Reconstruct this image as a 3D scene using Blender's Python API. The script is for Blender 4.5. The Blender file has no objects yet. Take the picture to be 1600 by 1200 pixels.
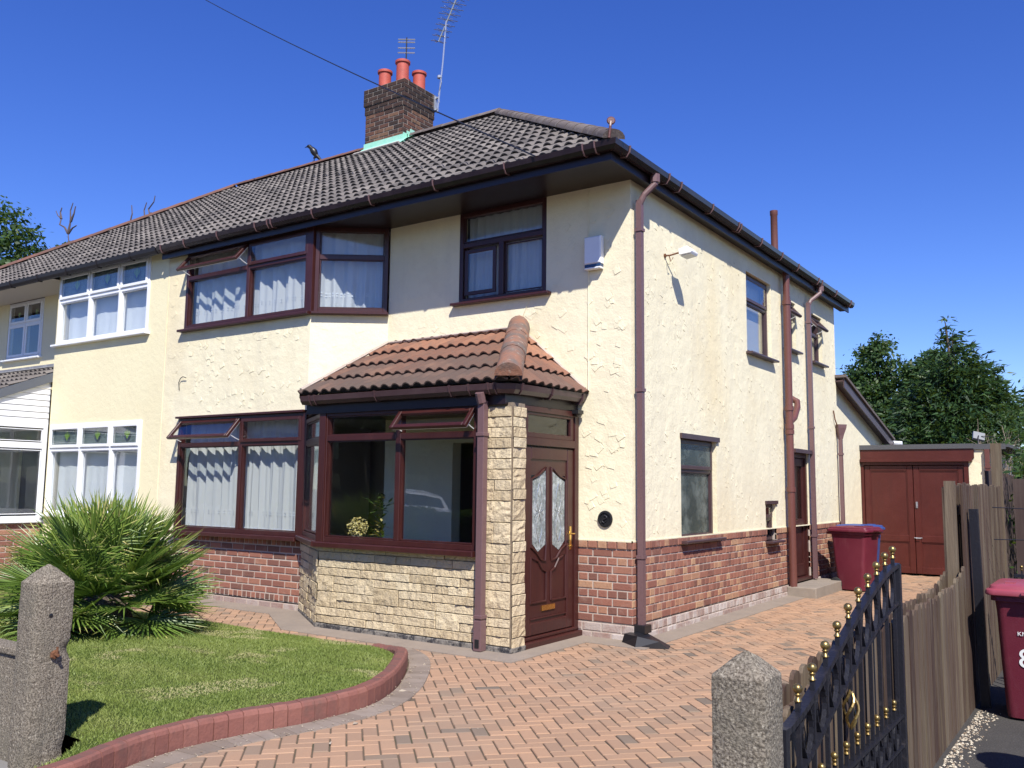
import bpy, bmesh, math, random
import numpy as np
from mathutils import Vector, Matrix
R = math.radians
rnd = random.Random(7)
scene = bpy.context.scene
COL = scene.collection

# ------------------------------------------------------------------ camera
cam_d = bpy.data.cameras.new("camera")
cam_d.sensor_width = 36.0
cam_d.lens = 31.327
cam_d.clip_start = 0.05
cam_d.clip_end = 2000
cam = bpy.data.objects.new("camera", cam_d)
COL.objects.link(cam)
CAM = Vector((4.297, -8.478, 1.58))
yaw, pitch, roll = -0.603068, 0.114815, 0.0110617
fw = Vector((math.sin(yaw)*math.cos(pitch), math.cos(yaw)*math.cos(pitch), math.sin(pitch)))
rt = Vector((math.cos(yaw), -math.sin(yaw), 0))
up = rt.cross(fw)
r2 = rt*math.cos(roll) + up*math.sin(roll)
u2 = -rt*math.sin(roll) + up*math.cos(roll)
cam.matrix_world = Matrix(((r2.x, u2.x, -fw.x, CAM.x), (r2.y, u2.y, -fw.y, CAM.y), (r2.z, u2.z, -fw.z, CAM.z), (0, 0, 0, 1)))
scene.camera = cam

# ------------------------------------------------------------------ light
SUN = Vector((0.94, -1.0, 1.46)).normalized()
sun_el = math.asin(SUN.z)
sun_rot = math.atan2(SUN.x, SUN.y)
world = bpy.data.worlds.new("World"); scene.world = world
world.use_nodes = True
wn = world.node_tree; wn.nodes.clear()
wo = wn.nodes.new('ShaderNodeOutputWorld'); wb = wn.nodes.new('ShaderNodeBackground')
sky = wn.nodes.new('ShaderNodeTexSky')
sky.sky_type = 'NISHITA'; sky.sun_disc = False
sky.sun_elevation = sun_el; sky.sun_rotation = sun_rot
sky.altitude = 300; sky.air_density = 1.0; sky.dust_density = 0.1; sky.ozone_density = 6.0
wb.inputs['Strength'].default_value = 0.095
hs = wn.nodes.new('ShaderNodeHueSaturation'); hs.inputs['Hue'].default_value = 0.5235; hs.inputs['Saturation'].default_value = 1.22; hs.inputs['Value'].default_value = 1.36
wn.links.new(sky.outputs[0], hs.inputs['Color']); wn.links.new(hs.outputs[0], wb.inputs['Color']); wn.links.new(wb.outputs[0], wo.inputs['Surface'])
sl = bpy.data.lights.new("sun", 'SUN'); sl.energy = 5.0; sl.angle = R(0.53); sl.color = (1.0, 0.965, 0.905)
so = bpy.data.objects.new("sun", sl); COL.objects.link(so)
so.rotation_euler = SUN.to_track_quat('Z', 'Y').to_euler(); so.location = SUN*60
scene.view_settings.view_transform = 'Standard'
scene.view_settings.look = 'None'
scene.view_settings.exposure = 0.45
scene.view_settings.gamma = 1.0

# ------------------------------------------------------------------ materials
def newmat(name):
    m = bpy.data.materials.new(name); m.use_nodes = True
    nt = m.node_tree; nt.nodes.clear()
    o = nt.nodes.new('ShaderNodeOutputMaterial'); b = nt.nodes.new('ShaderNodeBsdfPrincipled')
    nt.links.new(b.outputs[0], o.inputs['Surface'])
    return m, nt, b, o
def noise(nt, scale, detail=4, rough=0.55, stretch=None):
    tc = nt.nodes.new('ShaderNodeTexCoord')
    n = nt.nodes.new('ShaderNodeTexNoise'); n.inputs['Scale'].default_value = scale
    n.inputs['Detail'].default_value = detail; n.inputs['Roughness'].default_value = rough
    if stretch:
        mp = nt.nodes.new('ShaderNodeMapping'); mp.inputs['Scale'].default_value = stretch
        nt.links.new(tc.outputs['Object'], mp.inputs['Vector']); nt.links.new(mp.outputs[0], n.inputs['Vector'])
    else: nt.links.new(tc.outputs['Object'], n.inputs['Vector'])
    return n
def ramp(nt, fac, stops, interp='LINEAR'):
    r = nt.nodes.new('ShaderNodeValToRGB'); r.color_ramp.interpolation = interp
    el = r.color_ramp.elements
    while len(el) < len(stops): el.new(0.5)
    for e, (p, c) in zip(el, stops): e.position = p; e.color = (*c, 1)
    nt.links.new(fac, r.inputs['Fac']); return r
def mixc(nt, fac, a, b, mode='MIX'):
    m = nt.nodes.new('ShaderNodeMix'); m.data_type = 'RGBA'; m.blend_type = mode
    for s, v in ((m.inputs[0], fac), (m.inputs[6], a), (m.inputs[7], b)):
        if isinstance(v, (int, float)): s.default_value = v
        elif isinstance(v, tuple): s.default_value = (*v, 1)
        else: nt.links.new(v, s)
    return m.outputs[2]
def mat(name, base, rough=0.6, dirt=None, bump=None, tint=None, metallic=0.0, spec=0.5, stretch=None, extra=None, coat=0):
    """dirt = list of (scale, lo, hi, colour, amount); bump = list of (scale, height); tint = ramp stops over the face attribute"""
    m, nt, b, o = newmat(name)
    col = base
    if tint:
        at = nt.nodes.new('ShaderNodeAttribute'); at.attribute_name = 'tint'
        col = ramp(nt, at.outputs['Fac'], tint).outputs['Color']
    for d in (dirt or []):
        sc, lo, hi, c, amt = d[:5]
        n = noise(nt, sc, 5, 0.6, d[5] if len(d) > 5 else stretch)
        mr = nt.nodes.new('ShaderNodeMapRange'); mr.inputs['From Min'].default_value = lo; mr.inputs['From Max'].default_value = hi
        mr.inputs['To Max'].default_value = amt
        nt.links.new(n.outputs['Fac'], mr.inputs['Value'])
        col = mixc(nt, mr.outputs[0], col, c)
    if isinstance(col, tuple): b.inputs['Base Color'].default_value = (*col, 1)
    else: nt.links.new(col, b.inputs['Base Color'])
    b.inputs['Roughness'].default_value = rough; b.inputs['Metallic'].default_value = metallic
    b.inputs['Specular IOR Level'].default_value = spec
    if coat: b.inputs['Coat Weight'].default_value = coat
    last = None
    for sc, h in (bump or []):
        n = noise(nt, sc, 4, 0.6, stretch)
        bp = nt.nodes.new('ShaderNodeBump'); bp.inputs['Strength'].default_value = 1.0; bp.inputs['Distance'].default_value = h
        nt.links.new(n.outputs['Fac'], bp.inputs['Height'])
        if last: nt.links.new(last, bp.inputs['Normal'])
        last = bp.outputs[0]
    if last: nt.links.new(last, b.inputs['Normal'])
    return m

M = {}
M['render'] = mat('cream_render', (0.81, 0.735, 0.515), 0.9, dirt=[(0.9, 0.45, 0.75, (0.70, 0.62, 0.43), 0.6), (9, 0.5, 0.8, (0.66, 0.58, 0.40), 0.35), (0.35, 0.58, 0.68, (0.74, 0.58, 0.30), 0.35, (1, 1, 0.35)), (2.2, 0.54, 0.76, (0.60, 0.54, 0.41), 0.30, (1, 1, 0.14)), (0.6, 0.55, 0.68, (0.70, 0.59, 0.37), 0.45)], bump=[(5, 0.014), (45, 0.003)], spec=0.25)
M['render_smooth'] = mat('cream_smooth_render', (0.79, 0.71, 0.46), 0.85, dirt=[(1.2, 0.4, 0.8, (0.72, 0.62, 0.40), 0.5)], bump=[(14, 0.006), (60, 0.002)], spec=0.25)
BRK = [(0.0, (0.12, 0.070, 0.054)), (0.25, (0.20, 0.088, 0.064)), (0.5, (0.275, 0.112, 0.078)), (0.8, (0.33, 0.155, 0.10)), (1.0, (0.45, 0.275, 0.16))]
M['brick'] = mat('red_brick', None, 0.85, tint=BRK, dirt=[(30, 0.45, 0.8, (0.2, 0.1, 0.07), 0.55), (6, 0.55, 0.75, (0.45, 0.33, 0.26), 0.35)], bump=[(60, 0.004)], spec=0.3)
M['mortar'] = mat('mortar', (0.50, 0.42, 0.35), 0.95, dirt=[(8, 0.4, 0.7, (0.33, 0.27, 0.22), 0.6)], bump=[(50, 0.004)], spec=0.2)
M['brick_white'] = mat('limewashed_brick', None, 0.9, tint=[(0, (0.30, 0.21, 0.18)), (0.5, (0.40, 0.33, 0.29)), (1, (0.52, 0.46, 0.42))], dirt=[(9, 0.48, 0.68, (0.27, 0.15, 0.115), 0.7)], bump=[(40, 0.006)], spec=0.2)
M['brick_soot'] = mat('sooty_brick', None, 0.9, tint=[(0, (0.035, 0.026, 0.022)), (0.5, (0.075, 0.042, 0.033)), (0.8, (0.13, 0.06, 0.042)), (1, (0.18, 0.105, 0.065))], dirt=[(14, 0.5, 0.7, (0.03, 0.026, 0.024), 0.6)], bump=[(50, 0.005)], spec=0.2)
M['mortar_soot'] = mat('sooty_mortar', (0.27, 0.235, 0.20), 0.95, dirt=[(9, 0.4, 0.7, (0.14, 0.12, 0.10), 0.6)])
M['stone'] = mat('buff_stone', None, 0.9, tint=[(0, (0.47, 0.37, 0.225)), (0.5, (0.57, 0.455, 0.285)), (1, (0.65, 0.54, 0.35))], dirt=[(26, 0.58, 0.72, (0.20, 0.15, 0.10), 0.75, (1, 1, 1.6)), (5, 0.5, 0.8, (0.50, 0.42, 0.30), 0.5)], bump=[(22, 0.02), (70, 0.007)], spec=0.2)
M['stone_joint'] = mat('stone_joint', (0.26, 0.2, 0.14), 0.95, dirt=[(20, 0.4, 0.7, (0.12, 0.09, 0.07), 0.7)])
M['brown'] = mat('rosewood_upvc', (0.052, 0.013, 0.010), 0.36, dirt=[(40, 0.35, 0.75, (0.028, 0.008, 0.009), 0.7, (1, 1, 0.1)), (3, 0.5, 0.8, (0.085, 0.034, 0.03), 0.35)], spec=0.5)
M['brown_dark'] = mat('dark_brown_fascia', (0.016, 0.008, 0.009), 0.35, dirt=[(4, 0.5, 0.8, (0.03, 0.017, 0.018), 0.5)], spec=0.5)
M['gutter'] = mat('brown_gutter', (0.058, 0.031, 0.034), 0.32, dirt=[(5, 0.4, 0.8, (0.11, 0.07, 0.07), 0.5)], spec=0.5)
M['gutter_dark'] = mat('dark_brown_gutter', (0.020, 0.012, 0.016), 0.22, dirt=[(5, 0.4, 0.8, (0.05, 0.034, 0.036), 0.5)], spec=0.5)
M['pipe'] = mat('faded_brown_pipe', (0.15, 0.085, 0.085), 0.42, dirt=[(3, 0.4, 0.8, (0.19, 0.12, 0.115), 0.6, (1, 1, 0.3)), (30, 0.55, 0.75, (0.09, 0.05, 0.045), 0.5)], spec=0.45)
M['soil'] = mat('red_brown_paint', (0.125, 0.045, 0.035), 0.4, dirt=[(3, 0.4, 0.8, (0.17, 0.07, 0.055), 0.5, (1, 1, 0.3)), (25, 0.6, 0.75, (0.06, 0.03, 0.025), 0.5)], bump=[(30, 0.002)])
M['white'] = mat('white_upvc', (0.80, 0.80, 0.80), 0.35, dirt=[(6, 0.5, 0.9, (0.68, 0.68, 0.66), 0.4)])
M['grey_trim'] = mat('grey_trim', (0.10, 0.11, 0.13), 0.5)
M['black'] = mat('black_plastic', (0.012, 0.012, 0.014), 0.4)
M['black_fascia'] = mat('black_fascia', (0.018, 0.015, 0.018), 0.5)
M['soffit_white'] = mat('pale_soffit', (0.55, 0.5, 0.42), 0.7)
TILE = [(0, (0.105, 0.093, 0.085)), (0.45, (0.150, 0.132, 0.118)), (0.85, (0.185, 0.162, 0.143)), (1, (0.22, 0.195, 0.17))]
M['tile'] = mat('grey_concrete_tile', None, 0.85, tint=TILE, dirt=[(16, 0.5, 0.75, (0.16, 0.15, 0.13), 0.5), (1.5, 0.5, 0.75, (0.045, 0.04, 0.038), 0.5)], bump=[(70, 0.004)], spec=0.3)
M['gap_shade'] = mat('tile_gap_shade', (0.012, 0.010, 0.010), 0.95)  # near-black colour stands in for shade in the void under each tile lip
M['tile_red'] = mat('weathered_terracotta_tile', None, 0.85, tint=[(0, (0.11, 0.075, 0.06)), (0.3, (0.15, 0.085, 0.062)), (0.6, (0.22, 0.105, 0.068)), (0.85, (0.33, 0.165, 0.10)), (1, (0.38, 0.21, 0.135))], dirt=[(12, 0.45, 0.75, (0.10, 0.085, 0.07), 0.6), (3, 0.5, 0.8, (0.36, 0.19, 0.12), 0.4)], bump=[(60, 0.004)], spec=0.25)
M['ridge_grey'] = mat('grey_ridge_tile', None, 0.9, tint=[(0, (0.10, 0.08, 0.075)), (1, (0.17, 0.14, 0.125))], dirt=[(9, 0.55, 0.75, (0.26, 0.23, 0.2), 0.7), (14, 0.5, 0.8, (0.07, 0.06, 0.05), 0.5)], bump=[(40, 0.006)], spec=0.2)
M['hip_weathered'] = mat('weathered_hip_tile', (0.27, 0.125, 0.075), 0.9, dirt=[(3.2, 0.42, 0.60, (0.13, 0.105, 0.09), 0.9), (14, 0.58, 0.7, (0.36, 0.32, 0.26), 0.7)], bump=[(30, 0.008)])
M['ridge_red'] = mat('red_ridge_tile', None, 0.9, tint=[(0, (0.11, 0.058, 0.045)), (1, (0.17, 0.08, 0.058))], dirt=[(9, 0.5, 0.75, (0.14, 0.08, 0.06), 0.7)], bump=[(40, 0.005)])
M['terracotta'] = mat('terracotta_pot', (0.45, 0.085, 0.055), 0.65, dirt=[(7, 0.45, 0.75, (0.26, 0.055, 0.042), 0.6)], bump=[(30, 0.003)])
M['verdigris'] = mat('green_flashing', (0.30, 0.62, 0.47), 0.6, dirt=[(7, 0.5, 0.75, (0.5, 0.66, 0.55), 0.6), (15, 0.6, 0.75, (0.15, 0.3, 0.24), 0.5)])
M['cement'] = mat('cement', (0.42, 0.38, 0.33), 0.95, dirt=[(10, 0.4, 0.7, (0.25, 0.22, 0.19), 0.6)], bump=[(30, 0.01)])
M['concrete_path'] = mat('concrete_path', (0.27, 0.22, 0.175), 0.95, dirt=[(3, 0.4, 0.75, (0.20, 0.165, 0.135), 0.7), (25, 0.5, 0.8, (0.33, 0.28, 0.22), 0.4)], bump=[(60, 0.003)], spec=0.2)
M['plinth_dark'] = mat('weathered_plinth', (0.20, 0.18, 0.155), 0.95, dirt=[(14, 0.46, 0.58, (0.03, 0.03, 0.035), 0.9), (40, 0.55, 0.7, (0.33, 0.30, 0.25), 0.6)], bump=[(25, 0.02)], spec=0.2)
M['post'] = mat('pebbled_concrete', (0.27, 0.23, 0.175), 0.95, dirt=[(110, 0.42, 0.6, (0.07, 0.055, 0.04), 0.9), (75, 0.57, 0.68, (0.50, 0.44, 0.34), 0.8), (4, 0.45, 0.7, (0.15, 0.135, 0.10), 0.6)], bump=[(110, 0.006), (28, 0.008)], spec=0.2)
PAVE = [(0, (0.16, 0.13, 0.10)), (0.25, (0.24, 0.175, 0.122)), (0.5, (0.32, 0.205, 0.133)), (0.75, (0.385, 0.235, 0.145)), (1, (0.44, 0.275, 0.17))]
M['pave'] = mat('block_paver', None, 0.85, tint=PAVE, dirt=[(1.1, 0.48, 0.72, (0.30, 0.225, 0.16), 0.55), (60, 0.5, 0.75, (0.30, 0.18, 0.12), 0.4), (0.5, 0.55, 0.72, (0.25, 0.19, 0.14), 0.5)], bump=[(90, 0.0025)], spec=0.25)
M['pave_grey'] = mat('grey_paver', None, 0.9, tint=[(0, (0.21, 0.165, 0.13)), (1, (0.29, 0.235, 0.19))], dirt=[(5, 0.45, 0.75, (0.17, 0.135, 0.105), 0.6)], bump=[(80, 0.003)], spec=0.2)
M['joint'] = mat('joint_sand', (0.12, 0.085, 0.055), 1.0, dirt=[(3, 0.5, 0.65, (0.05, 0.055, 0.025), 0.8)])
M['kerb'] = mat('red_kerb_brick', None, 0.75, tint=[(0, (0.15, 0.075, 0.06)), (.25, (0.22, 0.085, 0.065)), (1, (0.27, 0.115, 0.085))], dirt=[(18, 0.45, 0.75, (0.17, 0.075, 0.06), 0.6), (5, 0.55, 0.75, (0.10, 0.075, 0.06), 0.6)], bump=[(50, 0.004)], spec=0.35)
M['soilground'] = mat('garden_ground', (0.06, 0.045, 0.03), 1.0, dirt=[(6, 0.4, 0.7, (0.09, 0.07, 0.045), 0.7)], bump=[(20, 0.02)])
M['lawnbase'] = mat('lawn_turf', (0.055, 0.085, 0.018), 1.0, dirt=[(2, 0.45, 0.7, (0.13, 0.125, 0.045), 0.7)], bump=[(60, 0.02)], spec=0.1)
M['tarmac'] = mat('tarmac', (0.060, 0.056, 0.052), 0.95, dirt=[(120, 0.5, 0.7, (0.12, 0.11, 0.10), 0.6), (2, 0.4, 0.7, (0.045, 0.042, 0.04), 0.6)], bump=[(120, 0.006)], spec=0.25)
M['paving_slab'] = mat('pavement_slab', (0.22, 0.21, 0.19), 0.95, dirt=[(4, 0.4, 0.7, (0.16, 0.15, 0.14), 0.6)])
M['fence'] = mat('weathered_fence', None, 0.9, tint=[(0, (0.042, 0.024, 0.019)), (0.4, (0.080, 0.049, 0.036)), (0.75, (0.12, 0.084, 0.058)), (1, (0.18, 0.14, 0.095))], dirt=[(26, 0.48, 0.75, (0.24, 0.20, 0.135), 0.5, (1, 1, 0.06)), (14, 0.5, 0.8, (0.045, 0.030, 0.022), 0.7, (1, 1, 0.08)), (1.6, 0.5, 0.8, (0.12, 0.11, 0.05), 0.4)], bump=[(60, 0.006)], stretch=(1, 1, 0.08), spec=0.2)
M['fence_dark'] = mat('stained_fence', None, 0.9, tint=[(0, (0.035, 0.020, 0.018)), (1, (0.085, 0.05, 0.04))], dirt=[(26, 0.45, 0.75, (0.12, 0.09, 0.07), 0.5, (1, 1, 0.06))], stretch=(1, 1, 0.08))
M['iron'] = mat('black_iron', (0.012, 0.012, 0.017), 0.42, dirt=[(14, 0.58, 0.72, (0.06, 0.05, 0.05), 0.5)], bump=[(50, 0.002)], spec=0.5)
M['brass'] = mat('brass', (0.36, 0.25, 0.09), 0.36, metallic=0.85, dirt=[(20, 0.42, 0.72, (0.12, 0.08, 0.04), 0.8)])
M['brass_plain'] = mat('polished_brass', (0.78, 0.52, 0.16), 0.22, metallic=1.0)
M['bin_red'] = mat('burgundy_bin_plastic', (0.125, 0.014, 0.028), 0.5, dirt=[(3, 0.4, 0.8, (0.17, 0.03, 0.045), 0.5), (14, .55, .8, (.20, .07, .08), .35, (1, 1, .25))], bump=[(150, 0.0015)], spec=0.4)
M['bin_lid'] = mat('faded_bin_lid', (0.30, 0.055, 0.075), 0.42, dirt=[(4, 0.4, 0.75, (0.36, 0.12, 0.13), 0.6)], spec=0.5)
M['bin_blue'] = mat('blue_bin_plastic', (0.028, 0.07, 0.25), 0.45)
M['rubber'] = mat('rubber', (0.015, 0.015, 0.015), 0.8)
M['garage'] = mat('oxblood_paint', (0.075, 0.015, 0.011), 0.42, dirt=[(3, 0.45, 0.75, (0.105, 0.025, 0.019), 0.6), (9, .5, .8, (.05, .012, .01), .5, (1, 1, .2))], bump=[(9, 0.004)], spec=0.4)
M['felt'] = mat('roof_felt', (0.08, 0.08, 0.085), 0.9, bump=[(50, 0.004)])
M['brick_step'] = mat('step_concrete', (0.27, 0.225, 0.18), 0.95, dirt=[(5, 0.4, 0.7, (0.2, 0.165, 0.13), 0.6)], bump=[(50, 0.004)])
M['steel'] = mat('galvanised_steel', (0.55, 0.56, 0.58), 0.35, metallic=0.8)
M['alloy'] = mat('grey_alloy', (0.45, 0.47, 0.5), 0.4, metallic=0.5)
M['rust'] = mat('rust', (0.17, 0.07, 0.03), 0.9, dirt=[(60, 0.4, 0.7, (0.08, 0.03, 0.015), 0.7)], bump=[(80, 0.003)])
M['leadtext'] = mat('decal_white', (0.75, 0.75, 0.72), 0.6)
M['bark'] = mat('bark', (0.11, 0.085, 0.06), 0.95, dirt=[(12, 0.4, 0.7, (0.05, 0.04, 0.03), 0.7)], bump=[(20, 0.02)])
M['twig'] = mat('pale_twig', (0.30, 0.24, 0.18), 0.9)
M['deadwood'] = mat('dead_branch', (0.10, 0.075, 0.075), 0.9)
M['feather'] = mat('black_feathers', (0.01, 0.01, 0.013), 0.4)
M['carpaint'] = mat('white_car_paint', (0.78, 0.78, 0.78), 0.25, coat=0.6)
M['carglass'] = mat('dark_car_glass', (0.01, 0.012, 0.014), 0.06)
M['lamp_red'] = mat('red_lens', (0.5, 0.02, 0.02), 0.2)
M['interior'] = mat('interior_wall', (0.42, 0.39, 0.34), 0.9)
M['interior_dark'] = mat('interior_floor', (0.10, 0.07, 0.05), 0.7)
M['green_glass'] = mat('green_stained_glass', (0.20, 0.34, 0.05), 0.3)
M['blue_glass'] = mat('blue_stained_glass', (0.02, 0.03, 0.10), 0.3)
M['blind'] = mat('white_blind', (0.66, 0.68, 0.70), 0.8)
M['lead'] = mat('lead_flashing', (0.20, 0.20, 0.215), 0.6, dirt=[(9, 0.5, 0.7, (0.4, 0.4, 0.38), 0.5)])
M['bamboo'] = mat('dry_bamboo', (0.42, 0.34, 0.19), 0.8)
M['cable'] = mat('cable_black', (0.01, 0.01, 0.012), 0.5)
M['debris'] = mat('pale_chippings', None, 0.9, tint=[(0, (0.20, 0.14, 0.09)), (1, (0.6, 0.54, 0.42))])
M['flower'] = mat('dried_flower', None, 0.8, tint=[(0, (0.42, 0.33, 0.08)), (1, (0.66, 0.56, 0.26))])
def foliage(name, stops, rough=0.5, trans=0.35, spec=0.4):
    m, nt, b, o = newmat(name)
    at = nt.nodes.new('ShaderNodeAttribute'); at.attribute_name = 'tint'
    c = ramp(nt, at.outputs['Fac'], stops).outputs['Color']
    nt.links.new(c, b.inputs['Base Color']); b.inputs['Roughness'].default_value = rough
    b.inputs['Specular IOR Level'].default_value = spec
    tr = nt.nodes.new('ShaderNodeBsdfTranslucent')
    nt.links.new(mixc(nt, 0.5, c, (0.25, 0.35, 0.03)), tr.inputs['Color'])
    ms = nt.nodes.new('ShaderNodeMixShader'); ms.inputs[0].default_value = trans
    nt.links.new(b.outputs[0], ms.inputs[1]); nt.links.new(tr.outputs[0], ms.inputs[2]); nt.links.new(ms.outputs[0], o.inputs['Surface'])
    return m
M['leaf'] = foliage('broad_leaf', [(0, (0.018, 0.045, 0.012)), (0.6, (0.04, 0.085, 0.02)), (1, (0.09, 0.15, 0.035))])
M['conifer'] = foliage('conifer_spray', [(0, (0.016, 0.04, 0.014)), (0.6, (0.035, 0.08, 0.022)), (1, (0.085, 0.135, 0.035))], trans=0.2)
M['grass'] = foliage('grass_blade', [(0, (0.16, 0.22, 0.045)), (0.5, (0.26, 0.32, 0.075)), (0.8, (0.38, 0.41, 0.13)), (1, (0.58, 0.52, 0.26))], trans=0.35)
M['palm'] = foliage('palm_leaf', [(0, (0.05, 0.11, 0.022)), (0.55, (0.15, 0.235, 0.042)), (0.9, (0.33, 0.41, 0.08)), (1, (0.55, 0.46, 0.20))], rough=0.38, trans=0.22, spec=0.5)
M['hedge'] = foliage('hedge_leaf', [(0, (0.03, 0.06, 0.015)), (1, (0.09, 0.14, 0.035))])
def glassmat(name, tint=(0.95, 0.965, 0.965), boost=1.0, rough=0.0):
    m, nt, b, o = newmat(name); nt.nodes.remove(b)
    t = nt.nodes.new('ShaderNodeBsdfTransparent'); t.inputs['Color'].default_value = (*tint, 1)
    g = nt.nodes.new('ShaderNodeBsdfGlossy'); g.inputs['Roughness'].default_value = rough
    g.inputs['Color'].default_value = (1, 1, 1, 1)
    f = nt.nodes.new('ShaderNodeFresnel'); ge = nt.nodes.new('ShaderNodeNewGeometry'); mi_ = nt.nodes.new('ShaderNodeMapRange')
    mi_.inputs['To Min'].default_value = 1.52; mi_.inputs['To Max'].default_value = 1/1.52   # same reflectance from either side of the pane
    nt.links.new(ge.outputs['Backfacing'], mi_.inputs['Value']); nt.links.new(mi_.outputs[0], f.inputs['IOR'])
    mu = nt.nodes.new('ShaderNodeMath'); mu.operation = 'MULTIPLY'; mu.inputs[1].default_value = boost; mu.use_clamp = True
    n = noise(nt, 1.4, 1); bp = nt.nodes.new('ShaderNodeBump'); bp.inputs['Distance'].default_value = 0.004
    nt.links.new(n.outputs['Fac'], bp.inputs['Height']); nt.links.new(bp.outputs[0], g.inputs['Normal'])
    ms = nt.nodes.new('ShaderNodeMixShader')
    nt.links.new(f.outputs[0], mu.inputs[0]); nt.links.new(mu.outputs[0], ms.inputs[0])
    nt.links.new(t.outputs[0], ms.inputs[1]); nt.links.new(g.outputs[0], ms.inputs[2]); nt.links.new(ms.outputs[0], o.inputs['Surface'])
    return m
M['glass'] = glassmat('window_glass', boost=1.15)
M['frosted'] = glassmat('frosted_glass', (0.5, 0.54, 0.52), boost=1.15, rough=0.08)
def netmat():
    m, nt, b, o = newmat('net_curtain')
    b.inputs['Base Color'].default_value = (0.86, 0.87, 0.86, 1); b.inputs['Roughness'].default_value = 0.9
    t = nt.nodes.new('ShaderNodeBsdfTransparent'); tl = nt.nodes.new('ShaderNodeBsdfTranslucent'); tl.inputs['Color'].default_value = (0.7, 0.72, 0.72, 1)
    m1 = nt.nodes.new('ShaderNodeMixShader'); m1.inputs[0].default_value = 0.3
    m2 = nt.nodes.new('ShaderNodeMixShader'); m2.inputs[0].default_value = 0.20
    nt.links.new(b.outputs[0], m1.inputs[1]); nt.links.new(tl.outputs[0], m1.inputs[2])
    nt.links.new(m1.outputs[0], m2.inputs[1]); nt.links.new(t.outputs[0], m2.inputs[2]); nt.links.new(m2.outputs[0], o.inputs['Surface'])
    return m
M['net'] = netmat()

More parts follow.
